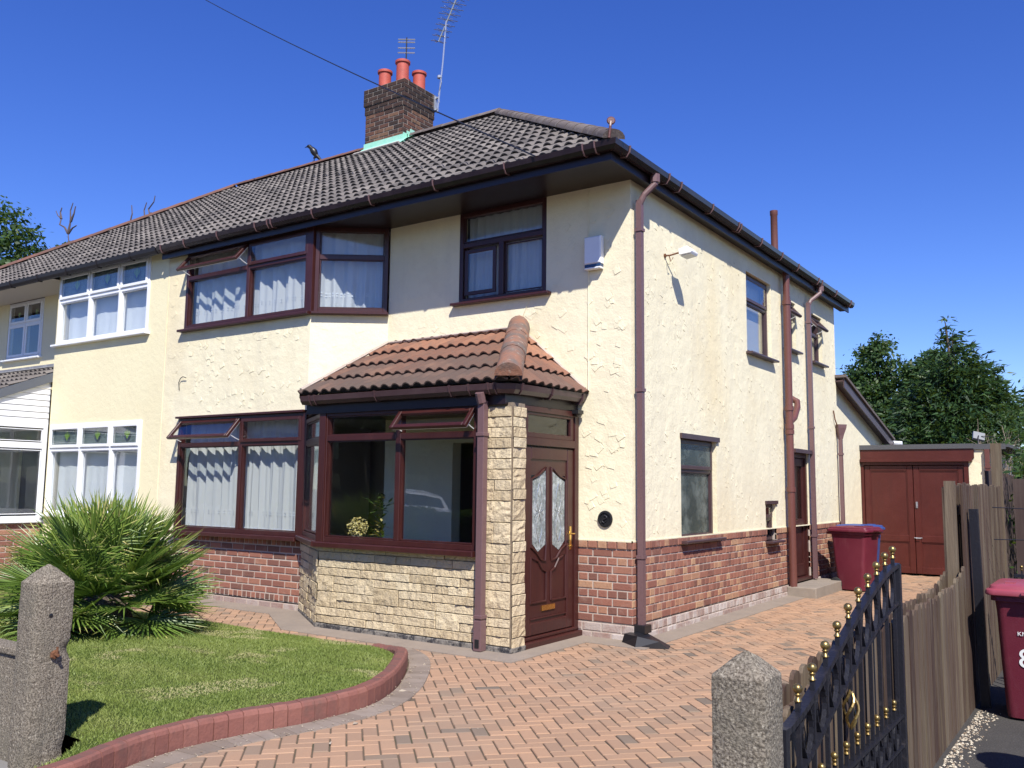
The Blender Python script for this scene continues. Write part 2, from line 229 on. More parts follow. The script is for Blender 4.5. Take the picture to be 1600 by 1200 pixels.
# ------------------------------------------------------------------ mesh helpers
class Frame:
    """u along the wall, z up, n outward (n = U x Z)"""
    def __init__(s, O, U, N=None):
        s.O = Vector(O); s.U = Vector(U).normalized(); s.Z = Vector((0, 0, 1)); s.N = s.U.cross(s.Z) if N is None else Vector(N).normalized()
    def __call__(s, u, z, n=0.0): return s.O + s.U*u + s.Z*z + s.N*n
ID = Frame((0, 0, 0), (1, 0, 0))
class MB:
    def __init__(s): s.v = []; s.f = []; s.t = []; s.mi = []
    def add(s, vs, fs, tint=0.5, mi=0):
        k = len(s.v); s.v += [tuple(p) for p in vs]
        for f in fs: s.f.append(tuple(i+k for i in f)); s.t.append(tint); s.mi.append(mi)
    def quad(s, a, b, c, d, tint=0.5, mi=0): s.add([a, b, c, d], [(0, 1, 2, 3)], tint, mi)
    def poly(s, pts, tint=0.5, mi=0): s.add(pts, [tuple(range(len(pts)))], tint, mi)
    def hexa(s, P, tint=0.5, mi=0, open_back=False):
        fs = [(0, 3, 2, 1), (4, 5, 6, 7), (0, 1, 5, 4), (1, 2, 6, 5), (2, 3, 7, 6), (3, 0, 4, 7)]
        s.add(P, fs[1:] if open_back else fs, tint, mi)
    def box(s, x0, x1, y0, y1, z0, z1, tint=0.5, mi=0, X=None):
        P = [(x0, y0, z0), (x1, y0, z0), (x1, y1, z0), (x0, y1, z0), (x0, y0, z1), (x1, y0, z1), (x1, y1, z1), (x0, y1, z1)]
        if X is not None: P = [X @ Vector(p) for p in P]
        s.hexa(P, tint, mi)
    def fbox(s, F, u0, u1, z0, z1, n0, n1, tint=0.5, mi=0, ob=False):
        P = [F(u0, z0, n0), F(u1, z0, n0), F(u1, z1, n0), F(u0, z1, n0), F(u0, z0, n1), F(u1, z0, n1), F(u1, z1, n1), F(u0, z1, n1)]
        s.hexa(P, tint, mi, ob)
    def cbox(s, F, u0, u1, z0, z1, n0, n1, c=0.004, tint=0.5, mi=0):
        """box with a chamfered front edge"""
        A = [F(u0, z0, n0), F(u1, z0, n0), F(u1, z1, n0), F(u0, z1, n0)]
        B = [F(u0, z0, n1-c), F(u1, z0, n1-c), F(u1, z1, n1-c), F(u0, z1, n1-c)]
        D = [F(u0+c, z0+c, n1), F(u1-c, z0+c, n1), F(u1-c, z1-c, n1), F(u0+c, z1-c, n1)]
        fs = [(0, 3, 2, 1)]
        for i in range(4):
            j = (i+1) % 4; fs += [(i, j, 4+j, 4+i), (4+i, 4+j, 8+j, 8+i)]
        fs.append((8, 9, 10, 11)); s.add(A+B+D, fs, tint, mi)
    def tube(s, pts, r, seg=10, tint=0.5, mi=0, cap=True):
        pts = [Vector(p) for p in pts]; n = len(pts)
        rr = r if isinstance(r, (list, tuple)) else [r]*n
        T = []
        for i in range(n):
            a = pts[max(i-1, 0)]; b = pts[min(i+1, n-1)]; T.append((b-a).normalized())
        ref = Vector((0, 0, 1)) if abs(T[0].z) < 0.9 else Vector((1, 0, 0))
        x = T[0].cross(ref).normalized(); vs = []
        for i in range(n):
            x = (x - T[i]*x.dot(T[i])).normalized(); y = T[i].cross(x)
            for k in range(seg):
                a = 2*math.pi*k/seg; vs.append(pts[i] + (x*math.cos(a)+y*math.sin(a))*rr[i])
        fs = []
        for i in range(n-1):
            for k in range(seg):
                k2 = (k+1) % seg; fs.append((i*seg+k, i*seg+k2, (i+1)*seg+k2, (i+1)*seg+k))
        if cap: fs.append(tuple(range(seg))[::-1]); fs.append(tuple((n-1)*seg+k for k in range(seg)))
        s.add(vs, fs, tint, mi)
    def lathe(s, c, prof, seg=16, tint=0.5, mi=0, axis=None):
        c = Vector(c); Q = Vector((0, 0, 1)).rotation_difference(Vector(axis)) if axis else None
        vs = []
        for r, z in prof:
            for k in range(seg):
                a = 2*math.pi*k/seg; p = Vector((r*math.cos(a), r*math.sin(a), z))
                vs.append(c + (Q @ p if Q else p))
        fs = []
        for i in range(len(prof)-1):
            for k in range(seg):
                k2 = (k+1) % seg; fs.append((i*seg+k, i*seg+k2, (i+1)*seg+k2, (i+1)*seg+k))
        fs.append(tuple(range(seg))[::-1]); fs.append(tuple((len(prof)-1)*seg+k for k in range(seg)))
        s.add(vs, fs, tint, mi)
    def prism(s, pts, ext, tint=0.5, mi=0):
        pts = [Vector(p) for p in pts]; ext = Vector(ext); n = len(pts)
        fs = [tuple(range(n))[::-1], tuple(range(n, 2*n))]
        for i in range(n): j = (i+1) % n; fs.append((i, j, n+j, n+i))
        s.add(pts+[p+ext for p in pts], fs, tint, mi)
    def sphere(s, c, r, seg=12, rings=8, tint=0.5, mi=0, sc=(1, 1, 1)):
        prof = [(max(1e-4, r*math.sin(math.pi*i/rings)), -r*math.cos(math.pi*i/rings)) for i in range(rings+1)]
        c = Vector(c); vs = []
        for rr, z in prof:
            for k in range(seg):
                a = 2*math.pi*k/seg; vs.append(c+Vector((rr*math.cos(a)*sc[0], rr*math.sin(a)*sc[1], z*sc[2])))
        fs = [(i*seg+k, i*seg+(k+1) % seg, (i+1)*seg+(k+1) % seg, (i+1)*seg+k) for i in range(rings) for k in range(seg)]
        s.add(vs, fs, tint, mi)
    def build(s, name, mats, parent=None, smooth=False, bevel=0, fix=True, origin=None):
        me = bpy.data.meshes.new(name)
        vs = s.v
        if origin is not None:
            ox, oy, oz = origin; vs = [(x-ox, y-oy, z-oz) for x, y, z in vs]
        me.from_pydata(vs, [], s.f)
        at = me.attributes.new('tint', 'FLOAT', 'FACE'); at.data.foreach_set('value', s.t)
        me.polygons.foreach_set('material_index', s.mi)
        for m in (mats if isinstance(mats, (list, tuple)) else [mats]): me.materials.append(M[m] if isinstance(m, str) else m)
        if smooth: me.polygons.foreach_set('use_smooth', [True]*len(s.f))
        me.update()
        if fix and len(s.f) < 60000:
            bm = bmesh.new(); bm.from_mesh(me); bmesh.ops.recalc_face_normals(bm, faces=bm.faces); bm.to_mesh(me); bm.free()
        o = bpy.data.objects.new(name, me); COL.objects.link(o)
        if parent: o.parent = parent
        if smooth == 'auto' or smooth is True:
            try: me.set_sharp_from_angle(angle=R(40))
            except Exception: pass
        if bevel:
            md = o.modifiers.new('bevel', 'BEVEL'); md.width = bevel; md.segments = 2; md.limit_method = 'ANGLE'; md.angle_limit = R(40)
        return o
def tag(o, label=None, cat=None, group=None, kind=None):
    if label: o['label'] = label
    if cat: o['category'] = cat
    if group: o['group'] = group
    if kind: o['kind'] = kind
    return o
def empty(name, loc, label, cat, group=None):
    o = bpy.data.objects.new(name, None); COL.objects.link(o); o.location = loc; o.empty_display_size = 0.1
    return tag(o, label, cat, group)
def struct(o): o['kind'] = 'structure'; return o
def circ(seg, r, c=(0, 0)): return [(c[0]+r*math.cos(2*math.pi*k/seg), c[1]+r*math.sin(2*math.pi*k/seg)) for k in range(seg)]
def inpoly(x, y, P):
    c = False; n = len(P); j = n-1
    for i in range(n):
        if (P[i][1] > y) != (P[j][1] > y) and x < (P[j][0]-P[i][0])*(y-P[i][1])/(P[j][1]-P[i][1])+P[i][0]: c = not c
        j = i
    return c
def clip_obj(o, planes):
    bm = bmesh.new(); bm.from_mesh(o.data)
    for co, no in planes:
        bmesh.ops.bisect_plane(bm, geom=bm.verts[:]+bm.edges[:]+bm.faces[:], plane_co=co, plane_no=no, clear_outer=True)
    bm.to_mesh(o.data); bm.free()

def wall_sheet(mb, F, u0, u1, z0, z1, holes=(), depth=0.14, n=0.0, mi=0):
    """a wall face with real openings and reveals; holes = (u0,u1,z0,z1)"""
    us = sorted({u0, u1, *[h[0] for h in holes], *[h[1] for h in holes]}); us = [u for u in us if u0 <= u <= u1]
    zs = sorted({z0, z1, *[h[2] for h in holes], *[h[3] for h in holes]}); zs = [z for z in zs if z0 <= z <= z1]
    for a, b in zip(us, us[1:]):
        for c, d in zip(zs, zs[1:]):
            um, zm = (a+b)/2, (c+d)/2
            if any(h[0] < um < h[1] and h[2] < zm < h[3] for h in holes): continue
            mb.quad(F(a, c, n), F(b, c, n), F(b, d, n), F(a, d, n), mi=mi)
            mb.quad(F(a, c, n-depth), F(b, c, n-depth), F(b, d, n-depth), F(a, d, n-depth), mi=mi)
    for h in holes:
        a, b, c, d = max(h[0], u0), min(h[1], u1), max(h[2], z0), min(h[3], z1)
        mb.quad(F(a, c, n), F(a, d, n), F(a, d, n-depth), F(a, c, n-depth), mi=mi)
        mb.quad(F(b, c, n), F(b, d, n), F(b, d, n-depth), F(b, c, n-depth), mi=mi)
        mb.quad(F(a, c, n), F(b, c, n), F(b, c, n-depth), F(a, c, n-depth), mi=mi)
        if d < z1: mb.quad(F(a, d, n), F(b, d, n), F(b, d, n-depth), F(a, d, n-depth), mi=mi)
def slashes(mb, F, u0, u1, z0, z1, holes, dens, size=(0.05, 0.13), h=0.007, mi=0):
    for _ in range(int((u1-u0)*(z1-z0)*dens)):
        u = rnd.uniform(u0+.08, u1-.08); z = rnd.uniform(z0+.04, z1-.05)
        if any(q[0]-.1 < u < q[1]+.1 and q[2]-.1 < z < q[3]+.08 for q in holes): continue
        L = rnd.uniform(*size)/2; a = R(rnd.choice([-38, -22, -8, 12, 25, 38])+rnd.uniform(-8, 8))
        du, dz = math.cos(a)*L, math.sin(a)*L; w = 0.075; hh = h*rnd.uniform(.6, 1.1)
        pu, pz = math.sin(a)*w, math.cos(a)*w
        A = F(u-du, z-dz, 0.0005); B = F(u+du, z+dz, 0.0005)
        Cc = F(u+du*.8+0*pu, z+dz*.8, hh); D = F(u-du*.8, z-dz*.8, hh)
        E = F(u-du*.9-pu, z-dz*.9+pz, 0.0005); G = F(u+du*.9-pu, z+dz*.9+pz, 0.0005)
        mb.add([A, B, Cc, D, E, G], [(0, 1, 2, 3), (3, 2, 5, 4), (0, 3, 4), (1, 5, 2)], mi=mi)
        if rnd.random() < .35:   # the odd chevron, as a trowel leaves it
            a2 = a+R(rnd.choice([-70, 70])); L2 = L*.7; ex = F(u+du, z+dz, 0.0005)
            q = F(u+du+math.cos(a2)*L2, z+dz+math.sin(a2)*L2, 0.0005)
            q2 = F(u+du+math.cos(a2)*L2*.9, z+dz+math.sin(a2)*L2*.9+.003, hh*.8); e2 = F(u+du, z+dz+.003, hh*.8)
            q3 = F(u+du+math.cos(a2)*L2*.9-pu, z+dz+math.sin(a2)*L2*.9+pz, .0005); e3 = F(u+du-pu, z+dz+pz, .0005)
            mb.add([ex, q, q2, e2, q3, e3], [(0, 1, 2, 3), (3, 2, 4, 5)], mi=mi)
def bricks(mb, F, u0, u1, z0, courses, ch=0.085, bl=0.235, holes=(), pat='mixed', n=0.0, proud_top=0.0, mi=0, mmi=1, tb=(0.15, 0.95), joint=0.016, white=()):
    z1 = z0+courses*ch
    wall_sheet(mb, F, u0, u1, z0, z1, holes, 0.1, n-0.008, mi=mmi)
    for c in range(courses):
        za = z0+c*ch+joint/2; zb = za+ch-joint
        if pat == 'mixed': L = bl if c % 2 == 0 else bl/2
        elif pat == 'stretch': L = bl
        else: L = bl/2
        soldier = (pat == 'soldier' and c in (0, courses-1))
        if pat == 'soldier': L = bl if not soldier else 0.09
        if pat == 'side': L = bl*0.5 if c % 4 else bl
        off = rnd.choice([0, .5])*L if pat == 'side' else ((c % 2)*L*.5)
        u = u0-off
        while u < u1:
            l = L*(rnd.choice([1, 1, 1, .5]) if pat == 'mixed' and L == bl and rnd.random() < .15 else 1)
            a = max(u+joint/2, u0); b = min(u+l-joint/2, u1); u += l
            if b-a < .02: continue
            segs = [(a, b)]
            for h in holes:
                if h[2] < (za+zb)/2 < h[3]:
                    ns = []
                    for p, q in segs:
                        if q <= h[0] or p >= h[1]: ns.append((p, q))
                        else:
                            if p < h[0]-.02: ns.append((p, h[0]))
                            if q > h[1]+.02: ns.append((h[1], q))
                    segs = ns
            t = rnd.uniform(*tb)
            nn = n+rnd.uniform(-.0015, .0025)+(proud_top if c == courses-1 else 0)
            for p, q in segs: mb.cbox(F, p, q, za, zb, n-.03, nn, 0.004, t, mi)
def stones(mb, F, u0, u1, z0, z1, rh=0.088, mi=0, seed=1, amp=.012):
    rg = random.Random(seed); nr = max(1, round((z1-z0)/rh)); rh = (z1-z0)/nr; cw = 0.05; nc = max(1, round((u1-u0)/cw)); cw = (u1-u0)/nc
    occ = [[False]*nc for _ in range(nr)]
    for r in range(nr):
        c = 0
        while c < nc:
            if occ[r][c]: c += 1; continue
            free = 0
            while c+free < nc and not occ[r][c+free]: free += 1
            w = min(free, rg.choice([4, 5, 6, 7, 8, 9, 10, 7])); hgt = 2 if (r+1 < nr and rg.random() < .24 and w <= 7) else 1
            if free-w in (1, 2): w = free
            if hgt == 2 and any(occ[r+1][c+k] for k in range(w)): hgt = 1
            for q in range(hgt):
                for k in range(w): occ[r+q][c+k] = True
            g = .0022; a = u0+c*cw+g; b = u0+(c+w)*cw-g; za = z0+r*rh+g; zb = z0+(r+hgt)*rh-g
            nu = max(3, int((b-a)/.035)); nz = max(3, int((zb-za)/.028)); base = rg.uniform(.014, .032); slope = rg.uniform(-.3, .3)
            t = rg.uniform(.05, .95); vs = []
            for j in range(nz+1):
                for i in range(nu+1):
                    e = (i in (0, nu)) or (j in (0, nz))
                    nn = (.003 if j == 0 else base*.6) if e else base+rg.uniform(-amp, amp)*.7+slope*.01*(i/nu-.5)
                    if not e and (i in (1, nu-1) or j in (1, nz-1)): nn *= .85
                    ju = 0 if e else rg.uniform(-.006, .006)
                    uu = a+(b-a)*i/nu; zz = za+(zb-za)*j/nz
                    if i in (1, nu-1): uu = (a+.005 if i == 1 else b-.005)
                    if j in (1, nz-1): zz = (za+.005 if j == 1 else zb-.005)
                    vs.append(F(uu+ju, zz, nn))
            fs = [(j*(nu+1)+i, j*(nu+1)+i+1, (j+1)*(nu+1)+i+1, (j+1)*(nu+1)+i) for j in range(nz) for i in range(nu)]
            mb.add(vs, fs, t, mi); c += w
def sweep(mb, path, prof, closed=False, tint=.5, mi=0):
    """prof = list of (out, z) points swept along a horizontal path, mitred; out is to the right of travel"""
    P = [Vector(p) for p in path]; n = len(P); rings = []
    for i in range(n):
        if i == 0: d = (P[1]-P[0]); off = d.cross(Vector((0, 0, 1))).normalized()
        elif i == n-1: d = (P[-1]-P[-2]); off = d.cross(Vector((0, 0, 1))).normalized()
        else:
            a = (P[i]-P[i-1]).cross(Vector((0, 0, 1))).normalized(); b = (P[i+1]-P[i]).cross(Vector((0, 0, 1))).normalized()
            off = (a+b); off = off/off.length/max(.3, off.normalized().dot(a))
        rings.append([P[i]+off*o+Vector((0, 0, z)) for o, z in prof])
    k = len(prof); vs = [p for r in rings for p in r]
    fs = [(i*k+j, i*k+(j+1) % k, (i+1)*k+(j+1) % k, (i+1)*k+j) for i in range(n-1) for j in range(k)]
    fs += [tuple(range(k))[::-1], tuple((n-1)*k+j for j in range(k))]
    mb.add(vs, fs, tint, mi)
# ================================================================== HOUSES
def tiles(mb, O, U, V, L, S, roll=0.15, course=0.33, hh=0.032, step=0.020, tint=(0, 1), rowtint=None, seed=1):
    rg = random.Random(seed); O = Vector(O); U = Vector(U).normalized(); V = Vector(V).normalized(); N = U.cross(V)
    if N.z < 0: N = -N
    ts = [0, .22, .34, .45, .56, .67, .78, .90]
    def h(t): return 0 if t < .22 else hh*math.sin(math.pi*(t-.22)/.78)**.8
    nR = int(L/roll)+1; nC = int(S/course)+1
    us = []; hs = []
    for i in range(nR):
        for t in ts: us.append((i+t)*roll); hs.append(h(t))
    us.append(nR*roll); hs.append(0)
    for j in range(nC):
        va = j*course-.012; vb = min((j+1)*course+.01, S+.02)
        if va > S: break
        k = len(mb.v); n = len(us)
        jit = [rg.uniform(-.006, .006) for _ in range(nR//2+2)]; jh = [rg.uniform(-.003, .004) for _ in range(nR//2+2)]
        tt = [rg.uniform(*tint)*(1 if rowtint is None else 1) for _ in range(nR//2+2)]
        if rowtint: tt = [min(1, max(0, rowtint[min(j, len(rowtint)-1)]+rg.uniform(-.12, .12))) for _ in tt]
        for i, (u, z) in enumerate(zip(us, hs)):
            q = min(i//16, len(jit)-1)
            mb.v.append(tuple(O+U*u+V*(va+jit[q])+N*(z*1.1+step+jh[q])))
        for i, (u, z) in enumerate(zip(us, hs)): mb.v.append(tuple(O+U*u+V*vb+N*(z*.6+.001)))
        for i, (u, z) in enumerate(zip(us, hs)):
            q = min(i//16, len(jit)-1); mb.v.append(tuple(O+U*u+V*(va+jit[q])+N*(max(z*1.1+step-.014, 0)+jh[q])))
        for i, (u, z) in enumerate(zip(us, hs)):
            q = min(i//16, len(jit)-1); mb.v.append(tuple(O+U*u+V*(va+.02+jit[q])+N*(-.012)))
        for i in range(n-1):
            q = min(i//16, len(tt)-1)
            mb.f.append((k+i, k+i+1, k+n+i+1, k+n+i)); mb.t.append(tt[q]); mb.mi.append(0)
            mb.f.append((k+2*n+i, k+2*n+i+1, k+i+1, k+i)); mb.t.append(tt[q]*.8); mb.mi.append(0)
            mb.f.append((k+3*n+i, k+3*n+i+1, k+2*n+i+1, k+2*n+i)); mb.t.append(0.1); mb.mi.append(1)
def ridge(mb, a, b, r=.11, seg=.42, sink=.02, rg=random.Random(3), squash=.8):
    a = Vector(a); b = Vector(b); d = b-a; L = d.length; d.normalize(); n = max(1, round(L/seg)); s = d.cross(Vector((0, 0, 1))).normalized(); w = s.cross(d)
    for i in range(n):
        p = a+d*(L*i/n-.01); q = a+d*(L*(i+1)/n+.015); t = rg.random(); vs = []
        r0 = r*rg.uniform(1.0, 1.05); r1 = r*.95
        for c, rr in ((p, r0), (q, r1)):
            for k in range(9):
                A = math.pi*k/8; vs.append(c+s*(math.cos(A)*rr)+w*(math.sin(A)*rr*squash-sink))
        fs = [(k, k+1, 10+k, 9+k) for k in range(8)]+[tuple(range(9))]
        mb.add(vs, fs, t, 0)
def window(parent, F, u0, u1, z0, z1, lights, bars, fm='brown', inset=0.0, fw=.055, sill=None, name='window', label=None, d=.07, glass='glass'):
    mb = MB(); n0, n1 = inset-d, inset
    mb.cbox(F, u0, u0+fw, z0, z1, n0, n1); mb.cbox(F, u1-fw, u1, z0, z1, n0, n1)
    mb.cbox(F, u0+fw, u1-fw, z1-fw, z1, n0, n1-.001); mb.cbox(F, u0+fw, u1-fw, z0, z0+fw, n0, n1-.001)
    for b in bars: mb.cbox(F, *b, n0+.002, n1-.003)
    w = mb.build(name, fm, parent)
    if label: w['label'] = label
    g = MB()
    for li in lights:
        a, b, c, e, kind = li[:5]
        if kind == 'fix':
            g.fbox(F, a, b, c, e, n0+.03, n0+.036)
            gb = MB(); k = .012
            for q in ((a, a+k, c, e), (b-k, b, c, e), (a+k, b-k, c, c+k), (a+k, b-k, e-k, e)): gb.fbox(F, *q, n0+.037, n1-.015)
            gb.build('glazing_bead', fm, w)
        else:
            if kind == 'case': Fo = F; A, B, Cz, E = a-.012, b+.012, c-.012, e+.012; nb = n1-.004; nf = n1+.018
            else:
                ang = R(li[5]); Fo = Frame(F(0, e+.012, n1), F.U); Fo.U = F.U; Fo.Z = (F.Z*math.cos(ang)-F.N*math.sin(ang)); Fo.N = Fo.U.cross(Fo.Z)
                A, B, E, Cz = a-.015, b+.015, 0, -(e-c+.03); nb = -.02; nf = .018
            sw = .045; s = MB()
            for q in ((A, A+sw, Cz, E), (B-sw, B, Cz, E), (A+sw, B-sw, E-sw, E), (A+sw, B-sw, Cz, Cz+sw)): s.cbox(Fo, *q, nb, nf)
            if kind == 'open':
                for q in ((A+.006, A+.022, Cz+.01, E-.01), (B-.022, B-.006, Cz+.01, E-.01), (A+.02, B-.02, Cz+.006, Cz+.02)): s.fbox(Fo, *q, nb-.012, nb-.001, mi=1)
                pa = F(b-.01, c+.02, n1-.01); pb = Fo(B-.02, Cz+.06, nb); s.tube([pa, (pa+pb)/2+Vector((0, 0, -.005)), pb], .006, 6, mi=1)
                pa = F(a+.01, c+.02, n1-.01); pb = Fo(A+.02, Cz+.06, nb); s.tube([pa, (pa+pb)/2+Vector((0, 0, -.005)), pb], .006, 6, mi=1)
            s.build('casement', [fm, 'white'], w)
            g.fbox(Fo, A+sw-.004, B-sw+.004, Cz+sw-.004, E-sw+.004, nb+.008, nb+.014)
    g.build('pane', glass, w)
    if sill:
        sm = MB(); ov, th, out = sill[:3]
        sm.cbox(F, u0-ov, u1+ov, z0-th, z0, n0, out, .006)
        sm.build('sill', sill[3] if len(sill) > 3 else fm, w)
    return w
def net(F, u0, u1, z0, z1, n, label, seed=1, per=.11, amp=.022, lace=True, group=None, matn='net'):
    rg = random.Random(seed); mb = MB(); k = int((u1-u0)/.012); ph = rg.uniform(0, 6); us = [u0+(u1-u0)*i/k for i in range(k+1)]
    def off(u, t): return amp*(math.sin(2*math.pi*u/per+ph+1.9*math.sin(u*2.3+ph)+.5*t*math.sin(u*5))+.5*math.sin(2*math.pi*u/(per*.37)+ph*2+1.2*math.sin(u*4.1))*(.4+.6*math.sin(u*1.7+ph)**2))*(.5+.5*t)
    nz = 6; vs = [F(u+.01*math.sin(u*9+j)*(j/nz), z1-(z1-z0)*j/nz, n+off(u, j/nz)) for j in range(nz+1) for u in us]
    fs = [(j*(k+1)+i, j*(k+1)+i+1, (j+1)*(k+1)+i+1, (j+1)*(k+1)+i) for j in range(nz) for i in range(k)]
    mb.add(vs, fs)
    if lace:
        zz = z0+.20; u = u0+.04
        while u < u1-.03:
            for dz in (0, .035):
                nn = n+off(u, .8)+.006; mb.quad(F(u, zz+dz, nn), F(u+.022, zz+dz, nn), F(u+.022, zz+dz+.016, nn), F(u, zz+dz+.016, nn), mi=1)
            u += .05
        mb.quad(F(u0, z0, n+.012), F(u1, z0, n+.012), F(u1, z0+.03, n+.012), F(u0, z0+.03, n+.012), mi=1)
    o = mb.build('net_curtain', [matn, 'blind'], None, smooth=True, fix=False); return tag(o, label, 'curtain', group)
def room(parent, x0, x1, y0, y1, z0, z1):
    mb = MB()
    if y0 < 0:
        for z, q in ((z0, 1), (z1, 0)): mb.quad((x0, -.55, z), (x1-.95, -.55, z), (x1-.15, .02, z), (x0, .02, z), mi=q)
        mb.quad((x0, -.55, z0), (x0, .02, z0), (x0, .02, z1), (x0, -.55, z1)); y0 = .02
    mb.quad((x0, y1, z0), (x1, y1, z0), (x1, y1, z1), (x0, y1, z1)); mb.quad((x0, y0, z1), (x1, y0, z1), (x1, y1, z1), (x0, y1, z1))
    mb.quad((x0, y0, z0), (x0, y1, z0), (x0, y1, z1), (x0, y0, z1)); mb.quad((x1, y0, z0), (x1, y1, z0), (x1, y1, z1), (x1, y0, z1))
    mb.quad((x0, y0, z0), (x1, y0, z0), (x1, y1, z0), (x0, y1, z0), mi=1)
    return mb.build('room', ['interior', 'interior_dark'], parent)
def squarepipe(mb, x, y, z0, z1, a=.032, nx=0, ny=0):
    mb.box(x-a, x+a, y-a, y+a, z0, z1)
    z = z1-.35
    while z > z0+.2:
        mb.box(x-a-.010, x+a+.010, y-a-.010, y+a+.010, z, z+.035); z -= 1.75
GUT = [(0, 0), (0, -.06), (.02, -.092), (.07, -.092), (.1, -.055), (.112, 0), (.104, .004), (.096, -.05), (.066, -.08), (.024, -.08), (.008, -.055), (.008, 0)]
ZE = 5.065
HOUSE = empty('semi_detached_house', (0, 0, 0), 'cream rendered house with brown windows, brick base and a stone clad corner porch', 'house')
NEIGH = empty('semi_detached_house', (-7.4, 0, 0), 'adjoining cream house with white window frames behind the palm', 'house')
NEIGH.location = (0, 0, 0)
FF = Frame((0, 0, 0), (1, 0, 0))                 # front wall y = 0
FB = Frame((0, -.6, 0), (1, 0, 0))               # front of the bays
FS = Frame((0, 0, 0), (0, 1, 0))                 # side wall x = 0
CU = Vector((.81, .6, 0)); FC = Frame((-4.31, -.6, 0), CU); CL = CU.length   # canted side of the bay
FP = Frame((0, -1.35, 0), (1, 0, 0))             # porch front
FD = Frame((-.66, 0, 0), (0, 1, 0))              # porch door side
PCU = Vector((1.1, -.75, 0)); FPC = Frame((-4.30, -.6, 0), PCU); PCL = PCU.length
ZT = 4.93
# --- rendered walls
mb = MB()
side_holes = [(3.57, 4.63, 3.5, 4.66), (5.25, 5.85, 3.78, 4.58), (6.62, 7.36, 3.74, 4.58), (1.26, 2.37, .98, 2.2), (4.2, 4.66, .85, 1.4), (5.45, 6.32, .17, 2.18)]
front_holes = [(-2.35, -1.08, 3.8, 4.95)]
wall_sheet(mb, FS, 0, 8.2, 1.02, ZT, side_holes, .16)
slashes(mb, FS, 0, 8.2, 1.05, 4.9, side_holes, 26, size=(.03, .08), h=.0038)
wall_sheet(mb, FF, -.66, 0, 1.02, ZT, [], .16); wall_sheet(mb, FF, -3.5, -.66, 2.5, ZT, front_holes, .16); wall_sheet(mb, FF, -3.5, -.66, 0, 2.5, [(-2.4, -1.5, .05, 2.1)], .16)
slashes(mb, FF, -.66, 0, 1.05, 4.9, [], 26, h=.006, size=(.05, .12)); slashes(mb, FF, -1.5, -.66, 2.7, 4.9, front_holes, 22, h=.0055, size=(.05, .12)); slashes(mb, FF, -3.4, -1.5, 3.1, 4.9, front_holes, 10, h=.004)
wall_sheet(mb, FC, 0, CL, 2.5, 3.8, [], .1); slashes(mb, FC, 0, CL, 2.8, 3.78, [], 9, h=.004)
bay_holes = [(-6.95, -4.31, .92, 2.5), (-6.95, -4.31, 3.8, 4.95)]
wall_sheet(mb, FB, -7.4, -4.31, .92, ZT, bay_holes, .12); slashes(mb, FB, -6.95, -4.31, 2.55, 3.75, [], 24, h=.0055, size=(.04, .11)); slashes(mb, FB, -7.4, -6.95, 2.6, 4.8, [], 8, h=.0035)
wall_sheet(mb, FB, -7.4, -6.95, 0, .92, [], .12)
# back wall and party wall
mb.quad((0, 8.2, 0), (-7.4, 8.2, 0), (-7.4, 8.2, ZT), (0, 8.2, ZT)); mb.quad((-7.4, 8.2, 0), (-7.4, -.6, 0), (-7.4, -.6, ZT), (-7.4, 8.2, ZT))
mb.build('rendered_wall', 'render', HOUSE, fix=False)
# a render bead standing proud over the brick, and the faint expansion line of the front
mb = MB(); mb.fbox(FF, -.66, .012, 1.015, 1.03, 0, .012); mb.fbox(FS, -.012, 8.2, 1.015, 1.03, 0, .012)
mb.build('render_bead', 'render', HOUSE)
mb = MB(); mb.fbox(FB, -7.41, -7.395, .3, 4.9, 0, .006); mb.build('expansion_joint', 'render', HOUSE)
# --- brick base
mb = MB()
bricks(mb, FF, -.70, -.0, 0.17, 10, pat='mixed', n=.006, proud_top=.014); bricks(mb, FS, .0, 8.2, 0.17, 10, pat='side', holes=[h for h in side_holes if h[2] < 1.0], n=.006, proud_top=.014, tb=(.2, 1))
mb.build('brick_base', ['brick', 'mortar'], HOUSE, fix=False)
mb = MB(); bricks(mb, FB, -6.95, -4.31, .1, 9, ch=.0865, pat='soldier', n=.004, tb=(0, .8), joint=.019)
mb.build('brick_base', ['brick', 'mortar'], HOUSE, fix=False)
mb = MB(); bricks(mb, FF, -.70, .03, -.02, 2, ch=.095, pat='stretch', n=.03, tb=(.1, 1)); bricks(mb, FS, -.03, 5.35, -.02, 2, ch=.095, pat='side', n=.03, tb=(.1, 1)); mb.build('limewashed_footing', ['brick_white', 'mortar'], HOUSE, fix=False)
mb = MB(); bricks(mb, FS, 6.35, 8.2, -.02, 2, ch=.095, pat='side', n=.03, tb=(.1, 1)); mb.build('limewashed_footing', ['brick_white', 'mortar'], HOUSE, fix=False)
mb = MB(); bricks(mb, FB, -7.4, -4.31, -.01, 1, ch=.1, pat='stretch', n=.03, tb=(.1, .5))
mb.build('limewashed_footing', ['brick_white', 'mortar'], HOUSE, fix=False)
